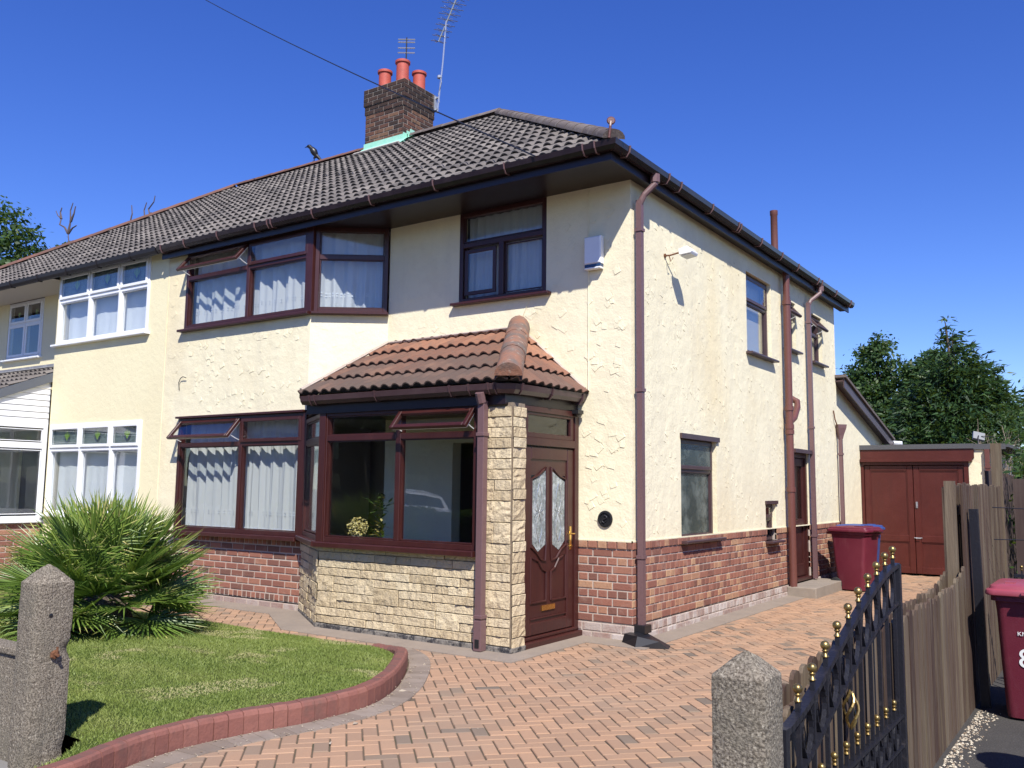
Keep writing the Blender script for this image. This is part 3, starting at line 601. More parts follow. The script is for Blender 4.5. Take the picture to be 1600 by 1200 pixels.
# --- interiors
room(HOUSE, -7.3, -3.4, -.45, 3.2, .05, 2.55); room(HOUSE, -7.3, -3.4, -.45, 3.2, 2.7, 4.9); room(HOUSE, -3.3, -.2, .2, 3.2, 2.7, 4.9)
room(HOUSE, -2.6, -.17, 1.0, 4.1, .05, 2.5); room(HOUSE, -2.6, -.17, 3.3, 8.0, 2.7, 4.9); room(HOUSE, -3, -.17, 4.15, 8, .05, 2.5)
mb = MB(); mb.quad((-4.25, -.55, 2.50), (-.7, -1.3, 2.50), (-.7, 0, 2.50), (-3.5, 0, 2.50)); mb.build('porch_ceiling', 'interior', HOUSE)
mb = MB(); mb.quad((-4.2, -.5, .06), (-3.1, -1.25, .06), (-.7, -1.25, .06), (-.7, -.03, .06)); mb.build('porch_floor', 'interior_dark', HOUSE)
# --- bay windows
zt = 4.59; um = -5.57
for (z0, z1, zb, sy) in ((3.8, 4.93, 4.56, 'upper'), (.92, 2.5, 2.12, 'lower')):
    a, b = -6.95, -4.33; t = .03
    L = [(a+.055, um-t, z0+.06, zb-t, 'fix'), (um+t, b-.055, z0+.06, zb-t, 'fix'), (a+.055, um-t, zb+t, z1-.055, 'open', 40), (um+t, b-.055, zb+t, z1-.055, 'case')]
    B = [(um-t, um+t, z0+.055, z1-.055), (a+.055, um-t, zb-t, zb+t), (um+t, b-.055, zb-t, zb+t)]
    window(HOUSE, FB, a, b, z0, z1, L, B, sill=(.06 if sy == 'upper' else .02, .035 if sy == 'upper' else .05, .10 if sy == 'upper' else .14), inset=.02, d=.09)
mb = MB(); mb.fbox(FB, -6.97, -4.31, 2.5, 2.53, 0, .07); mb.fbox(FB, -4.40, -4.27, 3.77, 4.93, -.05, .035); mb.fbox(FB, -4.42, -4.28, .87, 2.5, -.05, .03)
mb.build('bay_corner_post', 'brown', HOUSE, bevel=.004)
L = [(.10, CL-.08, 3.86, 4.50, 'fix'), (.10, CL-.08, 4.56, 4.87, 'fix')]
window(HOUSE, FC, .04, CL-.02, 3.8, 4.93, L, [(.095, CL-.075, 4.50, 4.56)], sill=(.02, .035, .10), inset=.02)
# --- small bedroom window
L = [(-2.24, -1.80, 3.90, 4.44, 'case'), (-1.66, -1.14, 3.87, 4.46, 'fix'), (-2.29, -1.14, 4.56, 4.9, 'fix')]
window(HOUSE, FF, -2.35, -1.08, 3.8, 4.93, L, [(-1.76, -1.69, 3.855, 4.50), (-2.295, -1.135, 4.49, 4.55)], sill=(.07, .03, .09), inset=.0)
# --- side windows
def sidewin(y0, y1, z0, z1, zt, opn=False, glass='glass', sl=.10, **k):
    L = [(y0+.05, y1-.05, z0+.05, zt-.025, 'fix'), (y0+.05, y1-.05, zt+.025, z1-.05, 'open' if opn else 'case', 42)]
    return window(HOUSE, FS, y0, y1, z0, z1, L, [(y0+.055, y1-.055, zt-.025, zt+.025)], fm='frame_side', inset=-.06, sill=(.05, .03, sl), glass=glass, fw=.05, **k)
M['frame_side'] = mat('dark_side_frame', (0.060, 0.034, 0.036), .4, dirt=[(4, .4, .8, (.10, .06, .06), .5)])
sidewin(3.57, 4.63, 3.5, 4.66, 4.25); sidewin(5.25, 5.85, 3.78, 4.58, 4.28, True); sidewin(6.62, 7.36, 3.74, 4.58, 4.26, True)
sidewin(1.26, 2.37, .98, 2.2, 1.80, glass=mat('mottled_obscure_glass', (.035, .05, .048), .13, dirt=[(3.0, .5, .7, (.17, .20, .18), .8)], bump=[(60, .004)])); sidewin(4.2, 4.66, .85, 1.4, 1.16, sl=.12)
for q in ((1.24, 2.42, 2.17, 2.23, 0, .03), (4.18, 4.70, 1.37, 1.42, 0, .025), (5.40, 6.40, 2.16, 2.22, 0, .09)): mb = MB(); mb.fbox(FS, *q); mb.build('drip_strip', 'frame_side', HOUSE)
# --- back door
mb = MB(); F = FS; mb.cbox(F, 5.45, 5.52, .17, 2.16, -.12, -.02); mb.cbox(F, 6.25, 6.32, .17, 2.16, -.12, -.02); mb.cbox(F, 5.52, 6.25, 2.09, 2.16, -.12, -.021); mb.cbox(F, 5.52, 6.25, .17, .22, -.12, .03)
bd = mb.build('back_door', 'brown', HOUSE, bevel=0)
mb = MB()
for q in ((5.53, 5.63, .23, 2.08), (6.14, 6.24, .23, 2.08), (5.63, 6.14, .23, .42), (5.63, 6.14, 1.96, 2.08), (5.63, 6.14, 1.0, 1.12)): mb.cbox(F, *q, -.09, -.045)
mb.fbox(F, 5.63, 6.14, .42, 1.0, -.085, -.065); mb.build('door_leaf', 'brown', bd)
mb = MB(); mb.fbox(F, 5.63, 6.14, 1.12, 1.96, -.08, -.07); mb.build('door_pane', 'frosted', bd)
mb = MB(); mb.tube([F(5.60, 1.12, -.045), F(5.60, 1.12, .0)], .009, 8); mb.tube([F(5.60, 1.12, .0), F(5.70, 1.12, .0)], .009, 8); mb.fbox(F, 5.58, 5.62, 1.0, 1.22, -.045, -.038); mb.build('handle', 'brass_plain', bd)
# --- porch
mb = MB()
stones(mb, FP, -3.2, -.60, .07, .93, seed=4); stones(mb, FP, -1.0, -.60, .93, 2.36, seed=9, rh=.1); stones(mb, Frame((-.60, 0, 0), (0, 1, 0)), -1.35, -1.13, .05, 2.36, seed=12, rh=.1)
stones(mb, FPC, 0, PCL, .05, .93, seed=13)
wall_sheet(mb, FP, -3.2, -.60, 0, .93, [], .1, n=-.002, mi=1); wall_sheet(mb, FP, -1.0, -.60, .93, 2.4, [], .1, n=-.002, mi=1); wall_sheet(mb, Frame((-.60, 0, 0), (0, 1, 0)), -1.35, -1.13, 0, 2.4, [], .06, n=-.002, mi=1); wall_sheet(mb, FPC, 0, PCL, 0, .93, [], .1, n=-.002, mi=1)
mb.build('stone_cladding', ['stone', 'stone_joint'], HOUSE, fix=False)
mb = MB(); mb.fbox(FP, -3.22, -.58, -.03, .065, -.05, .032); mb.fbox(Frame((-.58, 0, 0), (0, 1, 0)), -1.38, -1.12, -.03, .065, -.05, .012); mb.fbox(FPC, 0, PCL, -.03, .05, -.05, .03); mb.build('porch_plinth', 'plinth_dark', HOUSE, bevel=.01)
a, b, z0, z1 = -3.18, -1.0, .95, 2.40; um = -2.06; zb = 2.10; t = .032
L = [(a+.06, um-t, z0+.06, zb-t, 'fix'), (um+t, b-.055, z0+.06, zb-t, 'fix'), (a+.06, um-t, zb+t, z1-.055, 'fix'), (um+t, b-.055, zb+t, z1-.055, 'open', 40)]
B = [(um-t, um+t, z0+.055, z1-.055), (a+.055, um-t, zb-t, zb+t), (um+t, b-.055, zb-t, zb+t)]
window(HOUSE, FP, a, b, z0, z1, L, B, inset=.02, sill=(.02, .055, .12), d=.09)
window(HOUSE, FPC, .06, PCL-.02, .95, 2.40, [(.12, PCL-.08, 1.02, 2.06, 'fix'), (.12, PCL-.08, 2.13, 2.34, 'fix')], [(.115, PCL-.075, 2.06, 2.13)], inset=.02, sill=(.01, .055, .10))
mb = MB(); mb.fbox(FP, -3.24, -3.14, .90, 2.42, -.05, .035); mb.build('porch_corner_post', 'brown', HOUSE, bevel=.004)
# porch soffit, fascia, gutter
mb = MB(); path = [(-3.44, -1.40, 2.575), (-.72, -1.40, 2.575), (-.645, -1.34, 2.575), (-.645, .0, 2.60)]
sweep(mb, path, GUT); pg = mb.build('porch_gutter', 'gutter', HOUSE)
for x in (-3.3, -3.22, -2.3, -1.28, -1.04, -.80, -.72):
    q = MB(); P = [(-.002, .008), (-.002, -.1), (.022, -.104), (.075, -.104), (.112, -.06), (.124, .008), (.112, .012)]; q.prism([(x, -1.40-o, 2.575+h) for o, h in P], (.014, 0, 0)); q.build('gutter_bracket', 'gutter', pg)
for y in (-1.28, -.72, -.1):
    q = MB(); q.prism([(-.645+o, y, 2.58+h) for o, h in P], (0, .014, 0)); q.build('gutter_bracket', 'gutter', pg)
mb = MB(); sweep(mb, [(-3.44, -1.375, 0), (-.68, -1.375, 0), (-.68, 0, 0)], [(0, 2.38), (.025, 2.38), (.025, 2.6), (0, 2.6)])
mb.box(-3.4, -.66, -1.37, 0, 2.405, 2.43); mb.poly([(-3.4, -1.37, 2.415), (-4.3, -.62, 2.415), (-3.5, 0, 2.415), (-3.5, -1.0, 2.415)])
mb.build('porch_fascia', 'brown_dark', HOUSE)
# porch roof
PT = [.55, .25, .45, .8, .8]
mb = MB(); O = Vector((-.545, -1.50, 2.60)); V = Vector((0, 1.50, .78)); S = V.length
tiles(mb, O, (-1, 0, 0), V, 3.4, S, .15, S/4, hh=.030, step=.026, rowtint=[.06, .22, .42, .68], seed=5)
pr = mb.build('porch_roof', ['tile_red', 'gap_shade'], HOUSE, fix=False)
hipn = Vector((1.06, -1.56, 0)).cross(Vector((0, 0, 1)))   # towards +x side
e = Vector((-1.44+.545, 1.50, 0)); hn = Vector((e.y, -e.x, 0))
clip_obj(pr, [(Vector((-.545, -1.50, 0)), hn), (Vector((-3.46, -1.50, 0)), Vector((-1.50, .0, 0)))])
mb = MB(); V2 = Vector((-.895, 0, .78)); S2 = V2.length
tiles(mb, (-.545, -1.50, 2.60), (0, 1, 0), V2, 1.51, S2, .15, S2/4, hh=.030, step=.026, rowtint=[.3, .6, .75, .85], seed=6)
p2 = mb.build('porch_roof_end', ['tile_red', 'gap_shade'], HOUSE, fix=False); clip_obj(p2, [(Vector((-.545, -1.50, 0)), -hn), (Vector((0, 0, 0)), Vector((0, 1, 0)))])
mb = MB(); mb.poly([(-3.46, -1.50, 2.60), (-3.46, 0, 3.38), (-3.52, 0, 3.3), (-4.33, -.62, 2.62)]); mb.poly([(-3.46, -1.50, 2.60), (-4.33, -.62, 2.62), (-4.3, -.6, 2.58), (-3.46, -1.50, 2.56)]); mb.build('porch_roof_end', 'tile_red', HOUSE)
mb = MB(); ridge(mb, (-.53, -1.53, 2.66), (-1.46, .02, 3.47), r=.135, seg=.62, sink=.02, squash=.95); mb.build('hip_tile', 'hip_weathered', pr, smooth=True)
mb = MB(); mb.tube([(-3.47, -1.47, 2.66), (-3.47, -.02, 3.42)], .022, 6); mb.tube([(-3.49, -.015, 3.41), (-1.5, -.015, 3.43)], .018, 6); mb.tube([(-1.4, -.015, 3.40), (-.56, -.015, 2.66)], .018, 6); mb.build('roof_flashing', 'mortar', pr)
# front door
mb = MB(); F = FD
mb.cbox(F, -1.13, -1.07, .05, 2.40, -.07, .03); mb.cbox(F, -.10, -.02, .05, 2.40, -.07, .03); mb.cbox(F, -1.07, -.10, 2.34, 2.40, -.07, .029); mb.cbox(F, -1.07, -.10, 2.00, 2.08, -.07, .031); mb.cbox(F, -1.16, .03, .0, .075, -.09, .085, .012); mb.cbox(F, -1.14, 0, .075, .11, -.07, .035, .008)
fd = mb.build('front_door', 'brown', HOUSE)
mb = MB(); mb.fbox(F, -1.18, .04, -.035, 0.0, -.05, .07); mb.build('threshold', 'black', fd)
mb = MB(); u0, u1, z0, z1 = -1.06, -.11, .115, 1.99
for q in ((u0, u0+.12, z0, z1), (u1-.12, u1, z0, z1), (u0+.12, u1-.12, z0, z0+.12), (u0+.12, u1-.12, z1-.13, z1)): mb.cbox(F, *q, -.03, .012, .008)
mb.fbox(F, u0+.12, u1-.12, z0+.12, 1.0, -.02, -.004); mb.fbox(F, u0+.12, u1-.12, 1.70, z1-.13, -.02, -.004)
um = (u0+u1)/2; mb.fbox(F, um-.05, um+.05, 1.0, 1.70, -.02, -.003); mb.fbox(F, u0+.12, u0+.145, 1.0, 1.7, -.02, -.003); mb.fbox(F, u1-.145, u1-.12, 1.0, 1.7, -.02, -.003)
def mould(pts, r=.013): mb.tube([F(u, z, .002) for u, z in pts], r, 6)
for sg in (-1, 1):
    ui = um+sg*.045; uo = um+sg*.335
    mould([(ui, 1.02), (ui, 1.79), (um+sg*.10, 1.76), (um+sg*.2, 1.70), (um+sg*.26, 1.685), (uo, 1.66), (uo, .98), (um+sg*.24, .93), (um+sg*.15, .85), (ui+sg*.02, .83), (ui, 1.02)])
    mould([(ui, .43), (ui, .72), (um+sg*.12, .75), (um+sg*.2, .84), (um+sg*.27, .86), (uo, .88), (uo, .43), (ui, .43)])
mould([(u0+.13, .27), (u1-.13, .27), (u1-.13, .17), (u0+.13, .17), (u0+.13, .27)], .009)
mb.build('door_leaf', 'brown', fd)
mb = MB(); gl = MB(); ld = MB()
for sg in (-1, 1):
    a = um+sg*.06; b = um+sg*.315; P = [(a, 1.0), (a, 1.75), (um+sg*.2, 1.68), (b, 1.64), (b, 1.02), (um+sg*.2, .93)]
    gl.poly([F(u, z, -.001) for u, z in P])
    c = (a+b)/2
    for s2 in (-1, 1):
        ld.tube([F(c+s2*.05*math.sin(k*math.pi/6), 1.02+k*.05, .004) for k in range(13)], .0035, 5); ld.tube([F(c+s2*.07, 1.02, .004), F(c+s2*.08, 1.3, .004), F(c+s2*.03, 1.33, .004), F(c+s2*.08, 1.36, .004), F(c+s2*.07, 1.6, .004)], .0025, 5)
gl.build('door_pane', mat('leaded_door_glass', (.30, .33, .31), .12, dirt=[(30, .4, .7, (.10, .12, .11), .8), (9, .5, .6, (.6, .64, .62), .5)], bump=[(40, .01)]), fd); ld.build('lead_pattern', 'steel', fd)
mb = MB(); mb.cbox(F, um-.13, um+.12, .335, .39, -.004, .012, .004); mb.build('letterbox', 'brass_plain', fd)
mb = MB(); mb.cbox(F, u1-.085, u1-.045, .92, 1.17, .012, .02); mb.tube([F(u1-.065, 1.09, .02), F(u1-.065, 1.09, .07)], .009, 8); mb.tube([F(u1-.065, 1.09, .068), F(u1-.18, 1.095, .068)], [.010, .008], 8); mb.tube([F(u1-.065, .96, .02), F(u1-.065, .96, .035)], .014, 8); mb.build('handle', 'brass_plain', fd)
mb = MB(); mb.fbox(F, -1.0, -.17, 2.13, 2.31, -.02, -.012); mb.build('fanlight', 'frosted', fd)
mb = MB()
for q in ((-1.07, -1.0, 2.08, 2.34), (-.17, -.10, 2.08, 2.34), (-1.0, -.17, 2.08, 2.13), (-1.0, -.17, 2.31, 2.34)): mb.cbox(F, *q, -.04, .015)
mb.build('fanlight_frame', 'brown', fd)
# --- soffit, fascia and gutters
mb = MB(); mb.poly([(-7.4, -.72, ZT), (.14, -.72, ZT), (.14, 8.65, ZT), (-.0, 8.65, ZT), (0, 0, ZT), (-3.5, 0, ZT), (-4.31, -.6, ZT), (-7.4, -.6, ZT)])
mb.quad((-7.4, -.55, ZT+.002), (-4.2, -.55, ZT+.002), (-3.4, .1, ZT+.002), (-7.4, .1, ZT+.002))
sweep(mb, [(-7.4, -.72, 0), (.14, -.72, 0), (.14, 8.65, 0)], [(0, 4.89), (.02, 4.89), (.02, 5.06), (0, 5.06)]); mb.build('soffit_and_fascia', 'brown_dark', HOUSE)
mb = MB(); sweep(mb, [(-7.4, -.742, ZE), (.162, -.742, ZE), (.162, 8.65, ZE)], GUT); mg = mb.build('main_gutter', 'gutter_dark', HOUSE)
def bracket(par, x, y, side, z=ZE, m='pipe'):
    q = MB(); P = [(-.002, .008), (-.002, -.1), (.022, -.104), (.075, -.104), (.112, -.06), (.124, .008), (.112, .012)]
    if side: q.prism([(x+o, y, z+h) for o, h in P], (0, .012, 0))
    else: q.prism([(x, y-o, z+h) for o, h in P], (.012, 0, 0))
    q.build('gutter_bracket', m, par)
for x in (-7.3, -6.75, -6.0, -5.2, -4.95, -4.88, -4.1, -3.1, -2.1, -1.1, -.12, .02): bracket(mg, x, -.742, False)
for y in (-.55, .42, .75, 1.7, 2.6, 2.68, 3.5, 4.4, 5.2, 6.3, 6.5, 7.4, 8.4): bracket(mg, .162, y, True)
# --- main roof
mb = MB(); PA = (.22, -.79, 5.055); V = Vector((0, 5.0, 3.26)); S = V.length
tiles(mb, PA, (-1, 0, 0), V, 17.6, S, .15, .335, seed=11)
rf = mb.build('roof', ['tile', 'gap_shade'], HOUSE, fix=False)
clip_obj(rf, [(Vector((.24, -.81, 0)), Vector((1, 1, 0))), (Vector((-7.4, 0, 0)), Vector((-1, 0, 0)))])
mb = MB(); tiles(mb, (.20, -.79, 5.04), (0, 1, 0), (-5.0, 0, 3.26), 10.0, S, .15, .335, seed=12)
r3 = mb.build('roof_side', ['tile', 'gap_shade'], HOUSE, fix=False)
clip_obj(r3, [(Vector((.24, -.81, 0)), Vector((-1, -1, 0))), (Vector((.24, 8.75, 0)), Vector((-1, 1, 0)))])
mb = MB(); mb.poly([(.24, 8.75, 5.065), (-4.78, 4.2, 8.32), (-7.4, 4.2, 8.32), (-7.4, 9.2, 5.065)]); mb.build('roof_back', 'tile', HOUSE)
mb = MB(); ridge(mb, (.22, -.80, 5.10), (-4.76, 4.2, 8.36), r=.115, seg=.45, sink=.02); ridge(mb, (-4.76, 4.2, 8.37), (-7.4, 4.2, 8.37), r=.11); mb.build('ridge_tile', 'ridge_grey', rf, smooth=True)
mb = MB(); mb.tube([(.20, -.86, 5.07), (.215, -.86, 5.19), (.215, -.85, 5.24)], .014, 6); mb.lathe((.215, -.845, 5.25), [(.035, -.01), (.045, 0), (.035, .01)], 12, axis=(.5, -.8, 0)); mb.build('hip_iron', 'soil', rf)
# --- chimney
cx0, cx1, cy0, cy1 = -7.88, -6.87, 3.93, 4.83
ch = MB()
for F_, a, b in ((Frame((0, cy0, 0), (1, 0, 0)), cx0, cx1), (Frame((cx1, 0, 0), (0, 1, 0)), cy0, cy1), (Frame((0, cy1, 0), (-1, 0, 0)), -cx1, -cx0), (Frame((cx0, 0, 0), (0, -1, 0)), -cy1, -cy0)):
    bricks(ch, F_, a, b, 7.60, 15, ch=.088, bl=.25, pat='stretch', tb=(.1, 1), joint=.016); bricks(ch, F_, a-.015, b+.015, 7.60+15*.088, 2, ch=.088, bl=.25, pat='stretch', n=.015, tb=(0, .5), joint=.014); bricks(ch, F_, a-.035, b+.035, 7.60+17*.088, 4, ch=.088, bl=.25, pat='stretch', n=.035, tb=(0, .45), joint=.014)
zt = 7.60+21*.088
ch.box(cx0, cx1, cy0, cy1, zt-.04, zt+.01, mi=1)
cho = ch.build('chimney', ['brick_soot', 'mortar_soot'], HOUSE, fix=False)
for (x, y, hgt) in ((-7.58, 4.14, .36), (-7.50, 4.60, .34), (-7.13, 4.16, .46), (-7.04, 4.56, .36)):
    q = MB(); q.lathe((x, y, zt), [(.16, 0), (.15, .03), (.10, .03), (.125, .035), (.125, hgt), (.15, hgt+.005), (.152, hgt+.05), (.135, hgt+.06), (.11, hgt+.055), (.10, hgt-.1)], 20); q.build('chimney_pot', 'terracotta', cho, smooth=True)
mb = MB(); t = .652
def rz(y): return 5.065+t*(y+.81)+.05
mb.poly([(cx0-.04, cy0-.20, rz(cy0-.20)), (cx1+.12, cy0-.20, rz(cy0-.20)), (cx1+.12, cy0-.02, rz(cy0)+.02), (cx0-.04, cy0-.02, rz(cy0)+.02)]); mb.fbox(Frame((0, cy0, 0), (1, 0, 0)), cx0-.01, cx1+.01, rz(cy0)-.05, rz(cy0)+.12, 0, .02)
for i in range(3): y = cy0+i*.1; mb.box(cx1, cx1+.015, y, y+.12, rz(y)-.1, rz(y)+.16)
for i in range(3): y = cy0+i*.1; mb.poly([(cx1, y, rz(y)+.02), (cx1+.13, y, rz(y)+.03), (cx1+.13, y+.11, rz(y+.11)+.03), (cx1, y+.11, rz(y+.11)+.02)])
mb.build('chimney_flashing', 'verdigris', cho)
mb = MB(); mb.tube([(cx0-.08, cy0-.21, rz(cy0-.2)), (cx1+.1, cy0-.22, rz(cy0-.2))], .025, 6); mb.build('flashing_mortar', 'cement', cho)
# --- pipes
mb = MB(); mb.tube([(.22, .16, 4.98), (.22, .15, 4.88), (.12, .09, 4.76), (.075, .07, 4.66)], .036, 10); squarepipe(mb, .075, .07, .16, 4.70); mb.tube([(.22, .16, 4.99), (.22, .16, 4.90)], .055, 8)
mb.build('corner_downpipe', 'pipe', HOUSE)
mb = MB(); squarepipe(mb, -.90, -1.43, .05, 2.42, .038); mb.tube([(-.90, -1.49, 2.50), (-.90, -1.45, 2.40)], .05, 8); mb.box(-.945, -.855, -1.475, -1.385, .02, .30); mb.box(-.925, -.875, -1.482, -1.474, .05, .13, mi=1)
mb.build('porch_downpipe', ['pipe', 'black'], HOUSE, bevel=.004)
mb = MB(); mb.tube([(.10, 5.08, .0), (.10, 5.08, 4.55)], .056, 14)
for z in (1.55, 2.42, 2.50, 2.78, 4.42): mb.tube([(.10, 5.08, z), (.10, 5.08, z+.07)], .068, 14)
mb.tube([(.10, 5.08, 2.60), (.13, 5.22, 2.68), (.13, 5.40, 2.86), (.11, 5.46, 2.95), (.02, 5.46, 3.0)], .05, 12); mb.tube([(.10, 5.08, 4.5), (.10, 5.08, 4.93)], .052, 12)
mb.build('soil_pipe', 'soil', HOUSE, smooth=True)
mb = MB(); mb.lathe((-.12, 5.25, 5.2), [(.075, 0), (.06, .05), (.055, .1), (.055, .72), (.062, .73), (.062, .80), (.05, .80)], 14); mb.build('soil_vent', 'soil', HOUSE, smooth=True)
mb = MB(); mb.tube([(.22, 6.55, 4.98), (.22, 6.52, 4.86), (.1, 6.38, 4.72), (.075, 6.35, 4.65)], .036, 10); squarepipe(mb, .075, 6.33, .17, 4.68); mb.tube([(.22, 6.55, 4.99), (.22, 6.55, 4.90)], .055, 8); mb.build('rear_downpipe', 'pipe', HOUSE)
mb = MB(); squarepipe(mb, .07, 8.12, .1, 2.56); mb.lathe((.07, 8.12, 2.5), [(.045, 0), (.06, .06), (.11, .2), (.12, .26), (.10, .26)], 4); mb.tube([(.04, 8.05, 2.74), (.03, 7.95, 2.84), (.02, 7.9, 3.0)], .012, 6, mi=1); mb.build('hopper_downpipe', ['pipe', 'rust'], HOUSE)
mb = MB()
P = [(-.02, -.26, .0), (.42, -.34, .0), (.50, -.10, .0), (.0, .10, .0)]
mb.poly([(-.06, -.13, .0), (.17, -.28, .0), (.46, -.12, .0), (.40, .06, .0), (.05, .15, 0)][::-1]); mb.add([(-.06, -.13, .0), (.17, -.28, .0), (.46, -.12, .0), (.40, .06, .0), (.05, .15, 0), (-.04, -.10, .10), (.15, -.19, .10), (.33, -.06, .05), (.30, .02, .05), (.04, .12, .12)], [(0, 1, 6, 5), (1, 2, 7, 6), (2, 3, 8, 7), (3, 4, 9, 8), (4, 0, 5, 9), (5, 6, 7, 8, 9)])
mb.box(.0, .15, -.02, .14, .10, .18); mb.build('gully_cover', 'black', HOUSE)
mb = MB(); mb.lathe(FF(-.31, 1.25, 0), [(.085, 0), (.09, .01), (.085, .022), (.065, .024), (.06, .012), (.03, .012), (.03, .02), (.001, .02)], 24, axis=(0, -1, 0))
mb.tube([FF(-.31+.028*math.sin(k*.52)*(1), 1.25+.04-.0067*k, .028) for k in range(13)], .008, 6, mi=1); mb.build('wall_vent', ['black', 'iron'], HOUSE)
mb = MB(); mb.tube([(-.52, -.008, 4.9), (-.52, -.008, 4.0), (-.52, -.008, 2.62)], .006, 5); mb.tube([(-1.3, -.008, 3.75), (-1.46, -.008, 3.42)], .003, 5); mb.build('wall_cable', 'render', HOUSE)
mb = MB(); mb.tube([(-7.0, -.605, 2.92), (-7.0, -.62, 3.03), (-6.95, -.63, 3.09), (-6.88, -.64, 3.11), (-6.82, -.63, 3.09)], .006, 6); mb.build('cable_stub', 'cable', HOUSE); mb = MB(); mb.tube([(-.55, -.01, 2.6), (-.58, -.06, 2.53), (-.61, -.10, 2.48)], .006, 5); mb.build('cable_stub', 'cable', HOUSE)
# --- rear extension
mb = MB(); FX = Frame((-.04, 0, 0), (0, 1, 0))
mb.poly([FX(8.2, 0), FX(12, 0), FX(12, 2.62), FX(8.2, 3.55)]); mb.poly([FX(12, 0), (-4, 12, 0), (-4, 12, 2.62), FX(12, 2.62)]); mb.build('extension_wall', 'render', HOUSE)
mb = MB(); e1 = Vector((0, 12.15-8.15, 2.66-3.62)); mb.prism([(.16, 8.15, 3.62), (.16, 8.15, 3.44), (.14, 8.15, 3.44), (.14, 8.15, 3.62)], e1); mb.prism([(.16, 8.15, 3.58), (-.04, 8.15, 3.56), (-.04, 8.15, 3.545), (.14, 8.15, 3.545)], e1); mb.build('extension_barge_board', 'frame_side', HOUSE)
mb = MB(); mb.prism([(.20, 8.12, 3.67), (.20, 8.12, 3.62), (-4, 8.12, 3.62), (-4, 8.12, 3.67)], e1); mb.build('extension_roof', 'ridge_grey', HOUSE)
mb = MB(); mb.tube([(.1, 12.2, 2.62), (.32, 12.2, 2.60)], .05, 10); mb.build('extension_gutter', 'white', HOUSE)

# ================================================================== NEIGHBOUR
mb = MB(); nb_holes = [(-10.44, -7.87, 1.05, 2.52), (-10.44, -7.87, 3.86, 5.06)]
wall_sheet(mb, FB, -10.5, -7.402, .3, 5.07, nb_holes, .12); mb.quad((-10.5, -.6, 0), (-10.5, 0, 0), (-10.5, 0, 5.0), (-10.5, -.6, 5.0))
wall_sheet(mb, FF, -16.5, -10.5, 0, 5.0, [(-13.4, -12.1, 3.88, 5.0), (-12.6, -11.0, .2, 2.3)], .12); mb.quad((-7.402, -.6, 0), (-7.402, 8.2, 0), (-7.402, 8.2, 5), (-7.402, -.6, 5))
mb.quad((-16.5, 0, 0), (-16.5, 8.2, 0), (-16.5, 8.2, 5), (-16.5, 0, 5)); mb.quad((-16.5, 8.2, 0), (-7.4, 8.2, 0), (-7.4, 8.2, 5), (-16.5, 8.2, 5))
mb.build('rendered_wall', 'render_smooth', NEIGH, fix=False)
mb = MB(); bricks(mb, FB, -10.5, -7.402, -.02, 4, pat='stretch', n=.01); mb.build('brick_base', ['brick', 'mortar'], NEIGH, fix=False)
room(NEIGH, -10.4, -6.6, -.45, 3, 2.7, 5.0); room(NEIGH, -10.4, -6.6, -.45, 3, .05, 2.6); room(NEIGH, -14.5, -10.6, .2, 3, 2.7, 5); room(NEIGH, -14.5, -10.6, .2, 3, .05, 2.6)
def tulip(mb, F, u, z, n, s=1):
    def P(L): return [F(u+a*s, z+b*s, n) for a, b in L]
    mb.poly(P([(0, -.07), (.035, -.01), (.02, .06), (0, .09), (-.02, .06), (-.035, -.01)]), mi=0)
    for g in (-1, 1): mb.poly(P([(g*.0, -.08), (g*.05, -.04), (g*.075, .02), (g*.04, .0), (g*.0, -.055)]), mi=1); mb.poly(P([(g*.05, -.03), (g*.06, .03), (g*.035, .07), (g*.035, 0)]), mi=0)
for z0, z1, zb in ((3.86, 5.06, 4.60), (1.05, 2.52, 2.11)):
    a, b = -10.44, -7.87; m1, m2 = -9.53+.02, -8.65; t = .035; L = []; B = [(m1-t, m1+t, z0+.055, z1-.055), (m2-t, m2+t, z0+.055, z1-.055)]
    for p, q in ((a+.055, m1-t), (m1+t, m2-t), (m2+t, b-.055)):
        B.append((p, q, zb-t, zb+t)); L += [(p, q, z0+.055, zb-t, 'fix'), (p, q, zb+t, z1-.055, 'case')]
    w = window(NEIGH, FB, a, b, z0, z1, L, B, fm='white', inset=.02, sill=(.06, .035, .09, 'white'), d=.09)
    sg = MB(); 
    for li in L[1::2]: tulip(sg, FB, (li[0]+li[1])/2, (li[2]+li[3])/2, -.015, 1.25); 
    sg.build('stained_glass_motif', ['green_glass', 'blue_glass'], w)
    bl = MB(); 
    for li in L[1::2]: bl.fbox(FB, li[0]-.02, li[1]+.02, li[2]-.02, li[3]+.02, -.030, -.026)
    bl.build('textured_glass', mat('obscure_glass', (.16, .20, .19), .15, dirt=[(30, .4, .7, (.08, .10, .12), .8)], bump=[(40, .005)]), w)
L = []; a, b = -13.38, -12.12; mm = -12.72; zb = 4.55
for p, q in ((a+.06, mm-.03), (mm+.03, b-.055)): L += [(p, q, 3.94, zb-.03, 'case'), (p, q, zb+.03, 4.93, 'case')]
w = window(NEIGH, FF, a, b, 3.88, 4.98, L, [(mm-.03, mm+.03, 3.935, 4.93), (a+.055, mm-.03, zb-.03, zb+.03), (mm+.03, b-.055, zb-.03, zb+.03)], fm='white', inset=0, sill=(.06, .03, .08, 'white'))
sg = MB(); tulip(sg, FF, -13.03, 4.74, -.02, .8); tulip(sg, FF, -12.4, 4.74, -.02, .8); sg.build('stained_glass_motif', ['green_glass', 'blue_glass'], w)
mb = MB(); mb.quad((-16.8, -.72, 4.99), (-10.5, -.72, 4.99), (-10.5, 0, 4.99), (-16.8, 0, 4.99)); mb.build('soffit', 'soffit_white', NEIGH)
